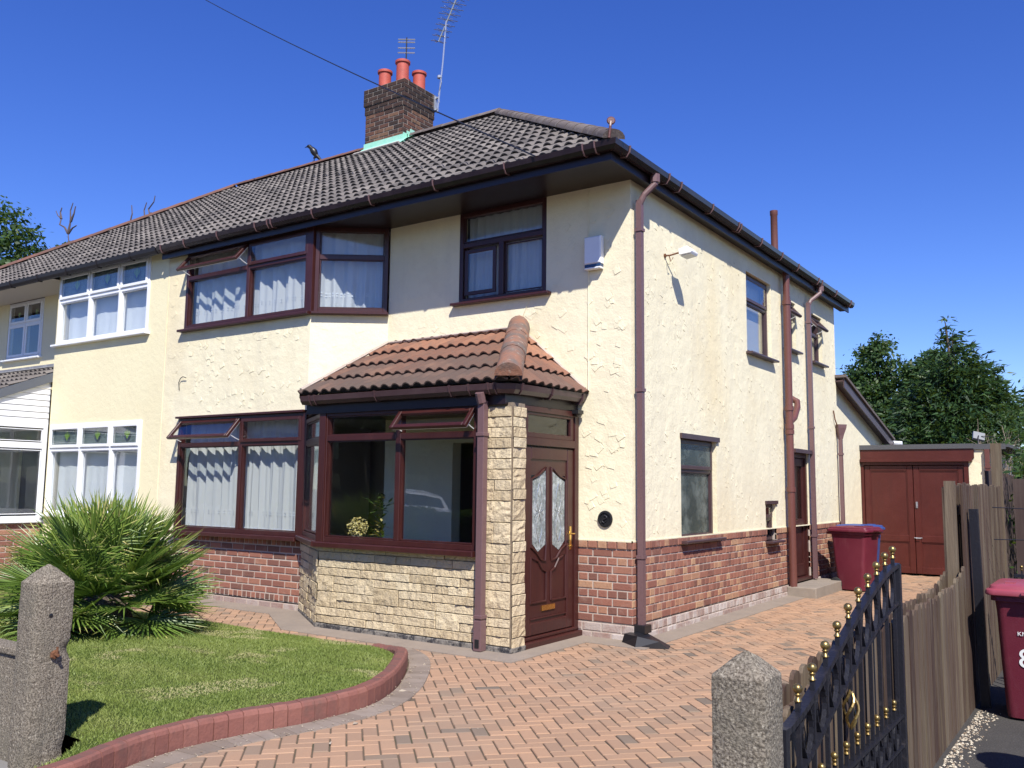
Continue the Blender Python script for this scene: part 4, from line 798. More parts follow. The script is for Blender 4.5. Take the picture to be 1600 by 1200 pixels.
mb = MB(); sweep(mb, [(-16.9, -.72, 0), (-7.401, -.72, 0)], [(0, 5.03), (.02, 5.03), (.02, 5.09), (0, 5.09)]); mb.box(-10.5, -7.41, -.72, -.6, 5.055, 5.065); mb.build('fascia', 'black_fascia', NEIGH)
mb = MB(); sweep(mb, [(-16.95, -.742, ZE), (-7.43, -.742, ZE)], GUT); ng = mb.build('gutter', 'black_fascia', NEIGH)
for x in (-16.2, -15.3, -14.4, -13.5, -12.6, -11.7, -10.8, -9.9, -9.0, -8.1): bracket(ng, x, -.742, False, m='black_fascia')
mb = MB(); tiles(mb, PA, (-1, 0, 0), V, 17.6, S, .15, .335, seed=21)
rn = mb.build('roof', ['tile', 'gap_shade'], NEIGH, fix=False)
clip_obj(rn, [(Vector((-17.2, -.81, 0)), Vector((-1, 1, 0))), (Vector((-7.402, 0, 0)), Vector((1, 0, 0)))])
mb = MB(); mb.poly([(-17.2, -.81, 5.065), (-12.2, 4.2, 8.32), (-17.2, 9.2, 5.065)]); mb.poly([(-17.2, 9.2, 5.065), (-12.2, 4.2, 8.32), (-7.4, 4.2, 8.32), (-7.4, 9.2, 5.065)]); mb.build('roof_back', 'tile', NEIGH)
mb = MB(); ridge(mb, (-7.42, 4.2, 8.36), (-12.2, 4.2, 8.36), r=.095); ridge(mb, (-12.2, 4.2, 8.36), (-17.2, -.80, 5.1), r=.10); mb.build('ridge_tile', 'ridge_red', rn, smooth=True)
# neighbour's glazed porch, seen side on
PX = Frame((-10.56, 0, 0), (0, 1, 0)); 
mb = MB(); y0, y1 = -2.9, -.6; zr = lambda y: 3.38+(y+.6)*.42
for i in range(11):
    z = 2.53+i*.1
    ya = max(y0, -.6-(3.30-z)/.42) if z > 2.5 else y0
    if z > 3.25: break
    ya = max(y0, (z+.02-3.32)/.42-.6)
    mb.prism([PX(ya, z, 0), PX(ya, z, .018), PX(ya, z+.095, .006), PX(ya, z+.095, 0)], (0, y1-ya, 0))
po = mb.build('porch_cladding', 'white', NEIGH)
mb = MB(); mb.prism([PX(y0-.15, zr(y0-.15)-.13, .03), PX(y1, zr(y1)-.13, .03), PX(y1, zr(y1)+.02, .03), PX(y0-.15, zr(y0-.15)+.02, .03)], (.03, 0, 0)); mb.build('porch_barge_board', 'grey_trim', NEIGH)
mb = MB(); tiles(mb, (-10.52, y0-.2, zr(y0-.2)+.02), (-1, 0, 0), (0, 1, .42), 4.2, 3.1, .15, .33, seed=8); 
o = mb.build('porch_roof', ['tile', 'gap_shade'], NEIGH, fix=False); clip_obj(o, [(Vector((0, 0, 0)), Vector((0, 1, 0))), (Vector((-10.45, 0, 0)), Vector((1, 0, 0)))])
mb = MB(); mb.box(-14.5, -10.5, -.03, .0, 3.52, 3.70); mb.quad((-14.5, -.03, 3.66), (-10.5, -.03, 3.66), (-10.5, -.22, 3.60), (-14.5, -.22, 3.60)); mb.build('porch_flashing', 'lead', NEIGH)
mb = MB()
window(NEIGH, PX, y0, y1, .95, 2.53, [(y0+.08, -1.95, 1.05, 2.10, 'fix'), (-1.85, y1-.08, 1.05, 2.10, 'fix'), (y0+.08, y1-.08, 2.24, 2.44, 'fix')], [(-1.95, -1.85, 1.02, 2.12), (y0+.06, y1-.06, 2.12, 2.22)], fm='white', inset=.02, fw=.07, sill=(.02, .04, .06, 'white'))
mb = MB(); bricks(mb, PX, y0, y1, 0, 10, ch=.09, pat='stretch', n=.0); mb.build('porch_brick', ['brick', 'mortar'], NEIGH, fix=False)
mb = MB(); mb.box(-14.5, -10.6, y0-.02, y0+.04, 0, 2.5); mb.build('porch_front', 'white', NEIGH)
mb = MB(); mb.fbox(FF, -12.55, -11.5, .2, 2.28, -.08, -.02); mb.build('inner_door', 'interior_dark', NEIGH)

# --- curtains (things that hang inside)
net(FB, -6.9, -4.4, 3.84, 4.9, -.14, 'net curtains with a lace band in the upstairs brown bay window', 1, per=.30, amp=.042)
net(FC, .06, CL-.06, 3.84, 4.9, -.16, 'net curtain in the angled upstairs pane of the brown bay', 2, per=.22, amp=.04)
net(FB, -6.9, -4.4, .97, 2.46, -.16, 'long net curtains with lace band in the downstairs brown bay window', 3, per=.21, amp=.040)
net(FF, -2.3, -1.12, 3.84, 4.9, -.15, 'net curtain behind the small shaded bedroom window under the eaves', 4, per=.12, amp=.02)
for z0, z1, s, l in ((3.9, 4.62, 5, 'white blind behind the upstairs white framed bay window next door'), (1.1, 2.12, 6, 'white blind behind the downstairs white framed window next door')):
    net(FB, -10.38, -7.93, z0, z1, -.15, l, s, per=.6, amp=.008, lace=False, matn='blind')
# ================================================================== GROUND
mb = MB(); mb.quad((-400, -400, -.09), (400, -400, -.09), (400, 400, -.09), (-400, 400, -.09)); struct(mb.build('ground', 'soilground'))
# driveway: herringbone block paving at 45 degrees
KERB = [(-.22, -6.4), (-.25, -5.85), (-.39, -5.45), (-.46, -5.05), (-.42, -4.64), (-.31, -4.2), (-.28, -3.8), (-.33, -3.47), (-.52, -3.05), (-.78, -2.65), (-1.02, -2.33), (-1.27, -2.06), (-1.56, -1.88), (-1.85, -1.80)]
def smooth_path(P, n=6):
    out = []
    for i in range(len(P)-1):
        p0 = P[max(i-1, 0)]; p1 = P[i]; p2 = P[i+1]; p3 = P[min(i+2, len(P)-1)]
        for k in range(n):
            t = k/n; out.append(tuple(.5*((2*b)+(-a+c)*t+(2*a-5*b+4*c-d)*t*t+(-a+3*b-3*c+d)*t**3) for a, b, c, d in zip(p0, p1, p2, p3)))
    out.append(P[-1]); return out
def offset_path(P, o):
    out = []
    for i in range(len(P)):
        a = Vector(P[max(i-1, 0)]); b = Vector(P[min(i+1, len(P)-1)]); d = (b-a).normalized(); n = Vector((d.y, -d.x)); out.append((P[i][0]+n.x*o, P[i][1]+n.y*o))
    return out
def resample(P, s):
    out = [P[0]]; acc = 0
    for a, b in zip(P, P[1:]):
        L = math.dist(a, b)
        while acc+L >= s:
            t = (s-acc)/L; a = (a[0]+(b[0]-a[0])*t, a[1]+(b[1]-a[1])*t); out.append(a); L = math.dist(a, b); acc = 0
        acc += L
    return out
KS = smooth_path(KERB); KO = offset_path(KS, .15); KI = offset_path(KS, -.11)
wallpath = [(-9, -.86), (-4.40, -.86), (-3.40, -1.58), (-.46, -1.58), (-.46, -.22), (.20, -.22), (.20, 10.0)]
drive = [(x, y) for x, y in KO]+[(-1.9, -1.93), (-9, -1.93)]+wallpath+[(2.0, 10.0), (3.12, 10), (3.12, -5.3), (3.0, -6.6), (-.3, -6.6)]
mb = MB(); g = .0048; c45 = math.cos(R(45)); rg = random.Random(5)
def tocell(a, b): return ((a-b)*c45, (a+b)*c45)
nblk = 0
for i in range(-170, 170):
    for j in range(-170, 170):
        m_ = (i-j) % 4
        if m_ == 0: a0, a1, b0, b1 = i, i+2, j, j+1
        elif m_ == 3: a0, a1, b0, b1 = i, i+1, j, j+2
        else: continue
        ca, cb = (a0+a1)/2*.1, (b0+b1)/2*.1; x, y = tocell(ca, cb)
        if not (-9 < x < 3.3 and -6.7 < y < 10.2): continue
        if not inpoly(x, y, drive): continue
        nblk += 1
        far = y > 4
        dz = rg.uniform(-.002, .002); tx, ty = rg.uniform(-.0015, .0015), rg.uniform(-.0015, .0015)
        A0, A1, B0, B1 = a0*.1+g, a1*.1-g, b0*.1+g, b1*.1-g; ch = .004
        def P(a, b, z): X, Y = tocell(a, b); return (X, Y, z)
        top = [P(A0+ch, B0+ch, dz+tx), P(A1-ch, B0+ch, dz+ty), P(A1-ch, B1-ch, dz-tx), P(A0+ch, B1-ch, dz-ty)]
        mid = [P(A0, B0, dz-.004), P(A1, B0, dz-.004), P(A1, B1, dz-.004), P(A0, B1, dz-.004)]
        low = [P(A0, B0, -.02), P(A1, B0, -.02), P(A1, B1, -.02), P(A0, B1, -.02)]
        lf = .5+.5*math.sin(x*1.1+.6*math.sin(y*1.7)+1.0)*math.sin(y*.8+x*.5+.4); t = .68+rg.uniform(-.20, .22)-(.55*rg.random() if rg.random() < .10+.35*lf**2 else 0); t = max(0, min(1, t))
        fs = [(0, 1, 2, 3)]+[(k, (k+1) % 4, 4+(k+1) % 4, 4+k) for k in range(4)]+[(4+k, 4+(k+1) % 4, 8+(k+1) % 4, 8+k) for k in range(4)]
        mb.add(top+mid+low, fs, t, 0)
mb.poly([(x, y, -.008) for x, y in [(-.3, -6.7), (3.14, -6.7), (3.14, 10.1), (-.6, 10.1), (-.6, 0), (-9, 0), (-9, -2.3), (-1.5, -2.3), (-.6, -3)]], mi=1)
struct(mb.build('driveway', ['pave', 'joint'], fix=False))
# grey block border along the kerb
mb = MB(); KM = resample(KS, .105)
ko = offset_path(KM, .008); kp = offset_path(KM, .205)
for i in range(len(KM)-1):
    a, b, c, d = Vector(ko[i]), Vector(ko[i+1]), Vector(kp[i+1]), Vector(kp[i]); cc = (a+b+c+d)/4
    q = [cc+(p-cc)*.955 for p in (a, b, c, d)]; z = .006+rg.uniform(-.001, .001)
    mb.add([(p.x, p.y, z) for p in q]+[(p.x+(p.x-cc.x)*.03, p.y+(p.y-cc.y)*.03, z-.012) for p in q], [(0, 1, 2, 3)]+[(k, (k+1) % 4, 4+(k+1) % 4, 4+k) for k in range(4)], rg.random())
struct(mb.build('paved_border', 'pave_grey', fix=False))
# red kerb of upright bricks
mb = MB(); KK = resample(KS, .102); n = len(KK); ki = offset_path(KK, -.115); kc = offset_path(KK, -.025); kc2 = offset_path(KK, -.09); ko = KK
for i in range(n-1):
    f = min(1, max(0, (n-1-i-2)/9)); H = .045+.095*f; t = rg.random()
    H += rg.uniform(-.003, .003)
    def L2(p, q, s): return (p[0]+(q[0]-p[0])*s, p[1]+(q[1]-p[1])*s)
    gap = .018 if i % 4 else .04; S = []
    for s in (gap, 1-gap):
        o_ = L2(ko[i], ko[i+1], s); c_ = L2(kc[i], kc[i+1], s); d_ = L2(kc2[i], kc2[i+1], s); i_ = L2(ki[i], ki[i+1], s)
        S.append([(*o_, -.02), (*o_, H-.03), (*L2(o_, c_, .35), H-.009), (*c_, H), (*d_, H+.002), (*i_, H-.02), (*i_, -.02)])
    k = 7; vs = S[0]+S[1]; fs = [(j, (j+1) % k, k+(j+1) % k, k+j) for j in range(k)]+[tuple(range(k)), tuple(range(k, 2*k))]
    mb.add(vs, [q for e, q in enumerate(fs) if e not in (3, 4)], .45+.55*t)
    mb.add(vs, [fs[3], fs[4]], .22*rg.random())
ki2 = offset_path(KS, -.10); ko2 = offset_path(KS, -.012)
for i in range(len(KS)-1):
    f = min(1, max(0, (len(KS)-1-i-3)/13)); H = .03+.095*f
    mb.add([(*ko2[i], -.02), (*ko2[i+1], -.02), (*ko2[i+1], H-.026), (*ko2[i], H-.026), (*ki2[i], H-.016), (*ki2[i+1], H-.016)], [(0, 1, 2, 3), (3, 2, 5, 4)], .1, 1)
o = mb.build('lawn_kerb', ['kerb', 'joint']); tag(o, 'curved kerb of upright red bricks round the lawn edge', 'kerb')
# concrete path strip along the walls
mb = MB()
inner = [(-9, -.60), (-4.31, -.60), (-3.22, -1.36), (-.58, -1.36), (-.58, 0), (0, 0), (0, 10), ]
outer = [(-9, -.96), (-4.46, -.96), (-3.42, -1.67), (-.37, -1.67), (-.37, -.31), (.29, -.31), (.29, 10)]
for i in range(len(inner)-1):
    mb.quad((*inner[i], .02), (*inner[i+1], .02), (*outer[i+1], .007), (*outer[i], .007)); mb.quad((*outer[i], .007), (*outer[i+1], .007), (*outer[i+1], -.02), (*outer[i], -.02))
struct(mb.build('concrete_path', 'concrete_path', fix=False))
# lawn
def lz(x, y): return .02+.085*min(1, max(0, (-1.95-y)/1.3))
LAWN = [(-.79, -5.46), (-.56, -5.70), (-.44, -5.98)]+[(x, y) for x, y in ki2 if y > -6.0]+[(-2.3, -1.90), (-4.3, -1.88), (-9.5, -1.88), (-9.5, -5.53)]
mb = MB(); bm = bmesh.new(); vs = [bm.verts.new((x, y, 0)) for x, y in LAWN]; f_ = bm.faces.new(vs)
for axis, lo, hi in ((0, -9.5, 0), (1, -6.2, -1.7)):
    q = lo
    while q < hi:
        q += .3; co = Vector((q, 0, 0)) if axis == 0 else Vector((0, q, 0)); no = Vector((1, 0, 0)) if axis == 0 else Vector((0, 1, 0))
        bmesh.ops.bisect_plane(bm, geom=bm.verts[:]+bm.edges[:]+bm.faces[:], plane_co=co, plane_no=no)
for v in bm.verts: v.co.z = lz(v.co.x, v.co.y)+.012*math.sin(v.co.x*2.3)*math.sin(v.co.y*1.9)
me = bpy.data.meshes.new('lawn'); bm.to_mesh(me); bm.free(); me.materials.append(M['lawnbase']); o = bpy.data.objects.new('lawn', me); COL.objects.link(o); struct(o)
def fastmesh(name, V, Fq, tint, m, parent=None):
    me = bpy.data.meshes.new(name); nv = len(V); nf, k = Fq.shape
    me.vertices.add(nv); me.vertices.foreach_set('co', V.astype(np.float32).ravel()); me.loops.add(nf*k); me.loops.foreach_set('vertex_index', Fq.astype(np.int32).ravel())
    me.polygons.add(nf); me.polygons.foreach_set('loop_start', np.arange(0, nf*k, k, dtype=np.int32)); me.update(calc_edges=True)
    at = me.attributes.new('tint', 'FLOAT', 'FACE'); at.data.foreach_set('value', tint.astype(np.float32)); me.materials.append(M[m])
    o = bpy.data.objects.new(name, me); COL.objects.link(o)
    if parent: o.parent = parent
    return o
nr = np.random.RandomState(3)
def poly_mask(x, y, P):
    c = np.zeros(len(x), bool); j = len(P)-1
    for i in range(len(P)):
        xi, yi = P[i]; xj, yj = P[j]
        if yi != yj:
            m_ = ((yi > y) != (yj > y)) & (x < (xj-xi)*(y-yi)/(yj-yi)+xi); c ^= m_
        j = i
    return c
def vnoise(x, y, s, seed):
    r = np.random.RandomState(seed); G = r.rand(64, 64); u = (x/s) % 63; v = (y/s) % 63; i = u.astype(int); j = v.astype(int); fu = u-i; fv = v-j; fu = fu*fu*(3-2*fu); fv = fv*fv*(3-2*fv)
    return (G[i, j]*(1-fu)+G[i+1, j]*fu)*(1-fv)+(G[i, j+1]*(1-fu)+G[i+1, j+1]*fu)*fv
N = 330000; x = nr.uniform(-7.5, -.4, N); y = nr.uniform(-6.3, -1.78, N); k = poly_mask(x, y, LAWN); x = x[k]; y = y[k]; N = len(x)
z = .02+.085*np.clip((-1.95-y)/1.3, 0, 1)+.012*np.sin(x*2.3)*np.sin(y*1.9)
dry = vnoise(x+20, y+20, .55, 4)*.6+vnoise(x+20, y+20, .16, 5)*.4; strp = vnoise((x+20)*.35, y+30, .22, 7)
h = nr.uniform(.008, .021, N)*(1-.35*(dry > .62)); a = nr.uniform(0, 2*np.pi, N); w = .0032; ln = nr.uniform(0, .022, N); la = nr.uniform(0, 2*np.pi, N)
V0 = np.stack([x-np.cos(a)*w, y-np.sin(a)*w, z], 1); V1 = np.stack([x+np.cos(a)*w, y+np.sin(a)*w, z], 1); V2 = np.stack([x+np.cos(la)*ln, y+np.sin(la)*ln, z+h], 1)
Vt = np.stack([V0, V1, V2], 1).reshape(-1, 3); Ft = np.arange(3*N).reshape(-1, 3)
tn = np.clip(.14+.42*strp+.25*nr.rand(N)+np.clip((dry-.60)*4, 0, .7)*nr.rand(N)*1.4, 0, 1)
tag(fastmesh('grass', Vt, Ft, tn, 'grass'), 'short mown grass of the front lawn', 'grass', kind='stuff')
# neighbour's tarmac drive, pavement, road
mb = MB(); mb.quad((3.14, -6.9, -.02), (9, -6.9, -.02), (9, 14, -.02), (3.14, 14, -.02)); struct(mb.build('side_drive', 'tarmac'))
mb = MB(); mb.quad((-60, -9.6, -.03), (60, -9.6, -.03), (60, -6.62, -.03), (-60, -6.62, -.03)); mb.quad((-60, -9.6, -.03), (60, -9.6, -.03), (60, -9.62, -.09), (-60, -9.62, -.09)); mb.quad((-60, -6.62, -.03), (-.4, -6.62, -.03), (-.4, -5.53, -.03), (-60, -5.53, -.03)); struct(mb.build('pavement', 'paving_slab'))
mb = MB(); mb.quad((-60, -17, -.085), (60, -17, -.085), (60, -9.62, -.085), (-60, -9.62, -.085)); struct(mb.build('road', 'tarmac'))
# chippings gathered at the fence foot
mb = MB()
for _ in range(900):
    y = rg.uniform(-4.6, -.9); x = 3.27+abs(rg.gauss(0, .055))+(.03 if y > -3 else 0); s = rg.uniform(.003, .011); a = rg.uniform(0, 3); 
    mb.add([(x+s*math.cos(a+k*1.57)*rg.uniform(.6, 1.3), y+s*math.sin(a+k*1.57)*rg.uniform(.6, 1.3), -.018) for k in range(4)]+[(x, y, -.018+s*.8)], [(0, 1, 4), (1, 2, 4), (2, 3, 4), (3, 0, 4)], rg.random())
tag(mb.build('chippings', 'debris', fix=False), 'pale chippings and leaf litter along the foot of the fence', 'litter', kind='stuff')
mb = MB()
for _ in range(260):
    q = KO[rg.randrange(10, len(KO))] if rg.random() < .3 else KS[rg.randrange(8, len(KS))]; x = q[0]+.012+abs(rg.gauss(0, .035)); y = q[1]+rg.gauss(0, .05); s = rg.uniform(.003, .009)
    mb.add([(x-s, y, .009), (x, y-s, .011), (x+s, y, .009), (x, y+s, .015)], [(0, 1, 2, 3)], rg.random()*.5)
for _ in range(150):
    x, y = rg.uniform(-.2, 3.0), rg.uniform(-5.5, 7); s = rg.uniform(.003, .008)
    mb.add([(x-s, y, .004), (x, y-s, .006), (x+s, y, .004), (x, y+s, .009)], [(0, 1, 2, 3)], rg.random()*.4)
for x, y in ((.18, -4.42), (-.92, -2.22), (-.02, -4.0), (1.9, -1.2), (2.3, .6), (-.4, -3.1)):
    s = rg.uniform(.018, .04); a = rg.uniform(0, 6); mb.add([(x+s*math.cos(a), y+s*math.sin(a), .006), (x+.4*s*math.cos(a+1.6), y+.4*s*math.sin(a+1.6), .018), (x-s*math.cos(a), y-s*math.sin(a), .008), (x+.4*s*math.cos(a-1.6), y+.4*s*math.sin(a-1.6), .006)], [(0, 1, 2, 3)], rg.random())
tag(mb.build('fallen_leaves', 'debris', fix=False), 'dry leaves scattered on the block paving', 'leaves', kind='stuff')

# ================================================================== POSTS, BOUNDARY
def post(name, x0, x1, y0, y1, zs, za, label, seed, taper=.02, chips=()):
    rg = random.Random(seed); mb = MB(); n = 24; nz = 40; vs = []; per = []
    for k in range(n):
        s = k/n*4; e = int(s); t = s-e; c = [(x0, y0), (x1, y0), (x1, y1), (x0, y1)]; p = c[e]; q = c[(e+1) % 4]; per.append((p[0]+(q[0]-p[0])*t, p[1]+(q[1]-p[1])*t))
    cx, cy = (x0+x1)/2, (y0+y1)/2
    zz = [-.05+(zs+.05)*j/nz for j in range(nz+1)]
    sh = lambda k: .93 if k % (n//4) == 0 else 1
    for z in zz:
        f = 1+taper*(1-z/zs)
        for k, (x, y) in enumerate(per):
            d = 1+rg.uniform(-.012, .012)
            for (zc, kc, rr, am) in chips:
                dk = min(abs(k-kc), n-abs(k-kc)); q = (abs(z-zc)/rr)**2+(dk/2.2)**2
                if q < 1: d -= am*(1-q)
            vs.append((cx+(x-cx)*f*d*sh(k), cy+(y-cy)*f*d*sh(k), z+rg.uniform(-.002, .002)))
    for ring, (fr, zf) in enumerate(((.90, .12), (.62, .45), (.32, .78), (.06, .99))):
        for k, (x, y) in enumerate(per): vs.append((cx+(x-cx)*fr*sh(k)*(1+rg.uniform(-.02, .02)), cy+(y-cy)*fr*sh(k), zs+(za-zs)*zf+rg.uniform(-.003, .003)))
    m_ = nz+1+4; fs = [(j*n+k, j*n+(k+1) % n, (j+1)*n+(k+1) % n, (j+1)*n+k) for j in range(m_-1) for k in range(n)]+[tuple((m_-1)*n+k for k in range(n))]
    mb.add(vs, fs); root = empty(name, (cx, cy, 0), label, 'gatepost', 'concrete gateposts either side of the entrance')
    o = mb.build('shaft', 'post', root, smooth=True, origin=(cx, cy, 0)); return root
gp = post('gatepost', 3.18, 3.36, -5.75, -5.57, 1.0, 1.07, 'pebbly concrete gatepost on the right with the open iron gate behind it', 3)
gp2 = post('gatepost', -1.04, -.82, -5.75, -5.53, 1.0, 1.10, 'tall chipped concrete gatepost on the left with a rusty bolt, in front of the palm', 4, chips=[(.62, 12, .05, .16), (.70, 13, .02, .1), (.05, 12, .08, .1)])
mb = MB(); bx, by, bz = -1.24+1.355, -5.40+5.405, .565
mb.lathe((.115, 0, .60), [(.022, 0), (.026, .004), (.026, .016), (.02, .02)], 6, axis=(1, 0, 0)); mb.tube([(.10, 0, .60), (.165, 0, .60)], .009, 8); mb.tube([(.15, 0, .595), (.15, 0, .645)], .007, 6); mb.build('bolt', 'rust', gp2)
mb = MB(); mb.lathe((.113, -.03, .82), [(.012, 0), (.001, .002)], 10, axis=(1, 0, 0)); mb.build('hole', 'black', gp2)
mb = MB(); mb.cbox(Frame((0, -5.70, 0), (1, 0, 0)), -9, -1.07, -.05, .57, -.10, 0, .012); mb.box(-9, -1.07, -5.72, -5.58, .57, .61); tag(mb.build('boundary_wall', 'post', bevel=.008), 'low concrete front wall running left from the chipped gatepost', 'wall')

# ---- hit and miss fence on x = 3.2
fence = empty('timber_fence', (3.2, -5.2, 0), 'weathered timber fence with dipped picket tops dividing the two drives', 'fence')
def ftop(y):
    if y < -1.9: return .80+.115*min(1, (y+5.3)/1.2)**.7 if y < -4.1 else .915+.02*(y+4.1)/2.2
    if y < -1.05: return .935+.10*((y+1.9)/.85)**2
    return 1.64
mb = MB(); bw = .098; k = 0; y = -5.32
while y < 1.55:
    t0 = rg.random()
    for side in (0, 1):
        ya = y+(bw*.62 if side else 0)+rg.uniform(-.004, .004); yb = ya+bw; top = ftop((ya+yb)/2)-(.02 if side == 0 and ya < -1 else 0)+rg.uniform(-.012, .012)
        xa = 3.205+side*.045 if side else 3.135; xb = xa+.018; t = rg.random()*.8+.1; bot = -.03
        if ya > -1.02 and ya-bw*.7 < -1.0: pass
        lean = rg.uniform(-.004, .004); c = (ya+yb)/2; r = .03 if top < 1.2 else .008
        P = [(ya, bot), (yb, bot), (yb+lean, top-r), (yb-.018+lean, top-.3*r), (c+lean, top), (ya+.018+lean, top-.3*r), (ya+lean, top-r)]
        mb.prism([(xa, p, q) for p, q in P], (.018, 0, 0), t)
    y += bw*1.28
mb.build('fence_board', 'fence', fence, fix=True, origin=(3.2, -5.2, 0))
mb = MB()
for z in (.25, .68): mb.box(3.155, 3.205, -5.3, 1.6, z, z+.07, .4)
mb.box(3.155, 3.205, -1.03, 1.6, 1.4, 1.47, .4); mb.build('fence_rail', 'fence', fence, origin=(3.2, -5.2, 0))
for (y, z) in ((-5.2, .78), (-3.3, .86), (-1.06, 1.66), (1.5, 2.06)):
    mb = MB(); mb.box(3.15 if y < 1 else 3.19, 3.22 if y < 1 else 3.28, y, y+.08, -.05, z, rg.uniform(.5, .9)); mb.build('fence_post', 'fence', fence, origin=(3.2, -5.2, 0))
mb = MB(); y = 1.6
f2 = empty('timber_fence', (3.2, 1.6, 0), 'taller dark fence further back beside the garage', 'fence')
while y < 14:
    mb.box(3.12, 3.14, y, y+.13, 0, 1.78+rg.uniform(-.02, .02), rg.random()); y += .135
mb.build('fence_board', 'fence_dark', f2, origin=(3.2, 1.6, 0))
# black steel post
mb = MB(); mb.prism([(3.30, -.80, -.03), (3.36, -.80, -.03), (3.345, -.86, 1.45), (3.285, -.86, 1.45)], (0, .06, 0)); tag(mb.build('steel_post', 'iron'), 'plain black steel gate post standing against the fence', 'post')
# ---- iron gate on x = 3.3
gate = empty('iron_gate', (3.3, -5.42, 0), 'open black wrought iron gate with arched top and brass ball finials', 'gate')
GO = (3.3, -5.42, 0)
ARC = [(-5.42, .77), (-5.28, .79), (-5.1, .83), (-4.88, .90), (-4.6, .985), (-4.25, 1.085), (-3.9, 1.165), (-3.7, 1.195), (-3.56, 1.205)]
def ipl(P, y):
    for (a, b), (c, d) in zip(P, P[1:]):
        if a <= y <= c: return b+(d-b)*(y-a)/(c-a)
    return P[0][1] if y < P[0][0] else P[-1][1]
fr = MB(); sp = [p for p in smooth_path(ARC, 4)]
def flat(mb, P, w=.03, h=.012, x=3.3):
    for (a, b), (c, d) in zip(P, P[1:]):
        dy, dz = c-a, d-b; L = math.hypot(dy, dz) or 1; ny, nz = -dz/L*h/2, dy/L*h/2; e = .002
        a2, b2, c2, d2 = a-dy/L*e, b-dz/L*e, c+dy/L*e, d+dz/L*e
        mb.hexa([(x-w/2, a2-ny, b2-nz), (x+w/2, a2-ny, b2-nz), (x+w/2, c2-ny, d2-nz), (x-w/2, c2-ny, d2-nz), (x-w/2, a2+ny, b2+nz), (x+w/2, a2+ny, b2+nz), (x+w/2, c2+ny, d2+nz), (x-w/2, c2+ny, d2+nz)])
flat(fr, sp, .035, .022)
low = [(y, z-.185) for y, z in sp]; flat(fr, low, .03, .014)
for z in (.47, .33, .08): fr.box(3.285, 3.315, -5.42, -3.56, z-.007, z+.007)
fr.box(3.28, 3.32, -5.44, -5.40, -.01, .79); fr.box(3.28, 3.32, -3.58, -3.54, .0, 1.21); fr.build('gate_frame', 'iron', gate, origin=GO)
for i in range(10):
    y = -5.24+i*.178
    if y > -3.6: break
    zt_ = ipl(ARC, y); b = MB(); b.box(3.292, 3.308, y-.008, y+.008, .08, zt_+.045)
    b.build('bar', 'iron', gate, origin=GO)
    q = MB(); q.lathe((3.3, y, zt_+.04), [(.009, 0), (.015, .006), (.009, .014), (.007, .02), (.013, .028), (.008, .033), (.007, .038)], 12); q.sphere((3.3, y, zt_+.088), .0178, 14, 10); q.build('finial', 'brass', gate, smooth=True, origin=GO)
    # pair of curved bars making an oval under the arch
    y2 = y+.089; o_ = MB()
    if y2 < -3.6:
        zl, zh = ipl(low, y2), ipl(ARC, y2)
        for s in (-1, 1): flat(o_, [(y2+s*(.012+.05*math.sin(math.pi*k/8)), zl+(zh-zl)*k/8) for k in range(9)], .017, .007)
        o_.build('scroll', 'iron', gate, origin=GO)
    if i < 9:
        b = MB(); b.box(3.293, 3.307, y2-.006, y2+.006, .08, .53 if y2 < -3.6 else .5); q = MB(); q.lathe((3.3, y2, .52), [(.008, 0), (.013, .005), (.007, .012), (.012, .022), (.006, .028)], 12); q.sphere((3.3, y2, .558), .0145, 12, 9)
        b.build('short_bar', 'iron', gate, origin=GO); q.build('finial', 'brass', gate, smooth=True, origin=GO)
        s_ = MB()
        for s in (-1, 1): flat(s_, [(y2+s*(.01+.045*math.sin(math.pi*k/6)), .33+.14*k/6) for k in range(7)], .02, .008)
        s_.build('scroll', 'iron', gate, origin=GO)
bs = MB()
for k in range(4):
    bs.tube([(3.3+.030*math.sin(math.pi*t/10)*math.cos(k*1.57+t*.33), -4.53+.030*math.sin(math.pi*t/10)*math.sin(k*1.57+t*.33), .60+.016*t) for t in range(11)], .006, 6)
bs.build('basket_twist', 'brass', gate, origin=GO)

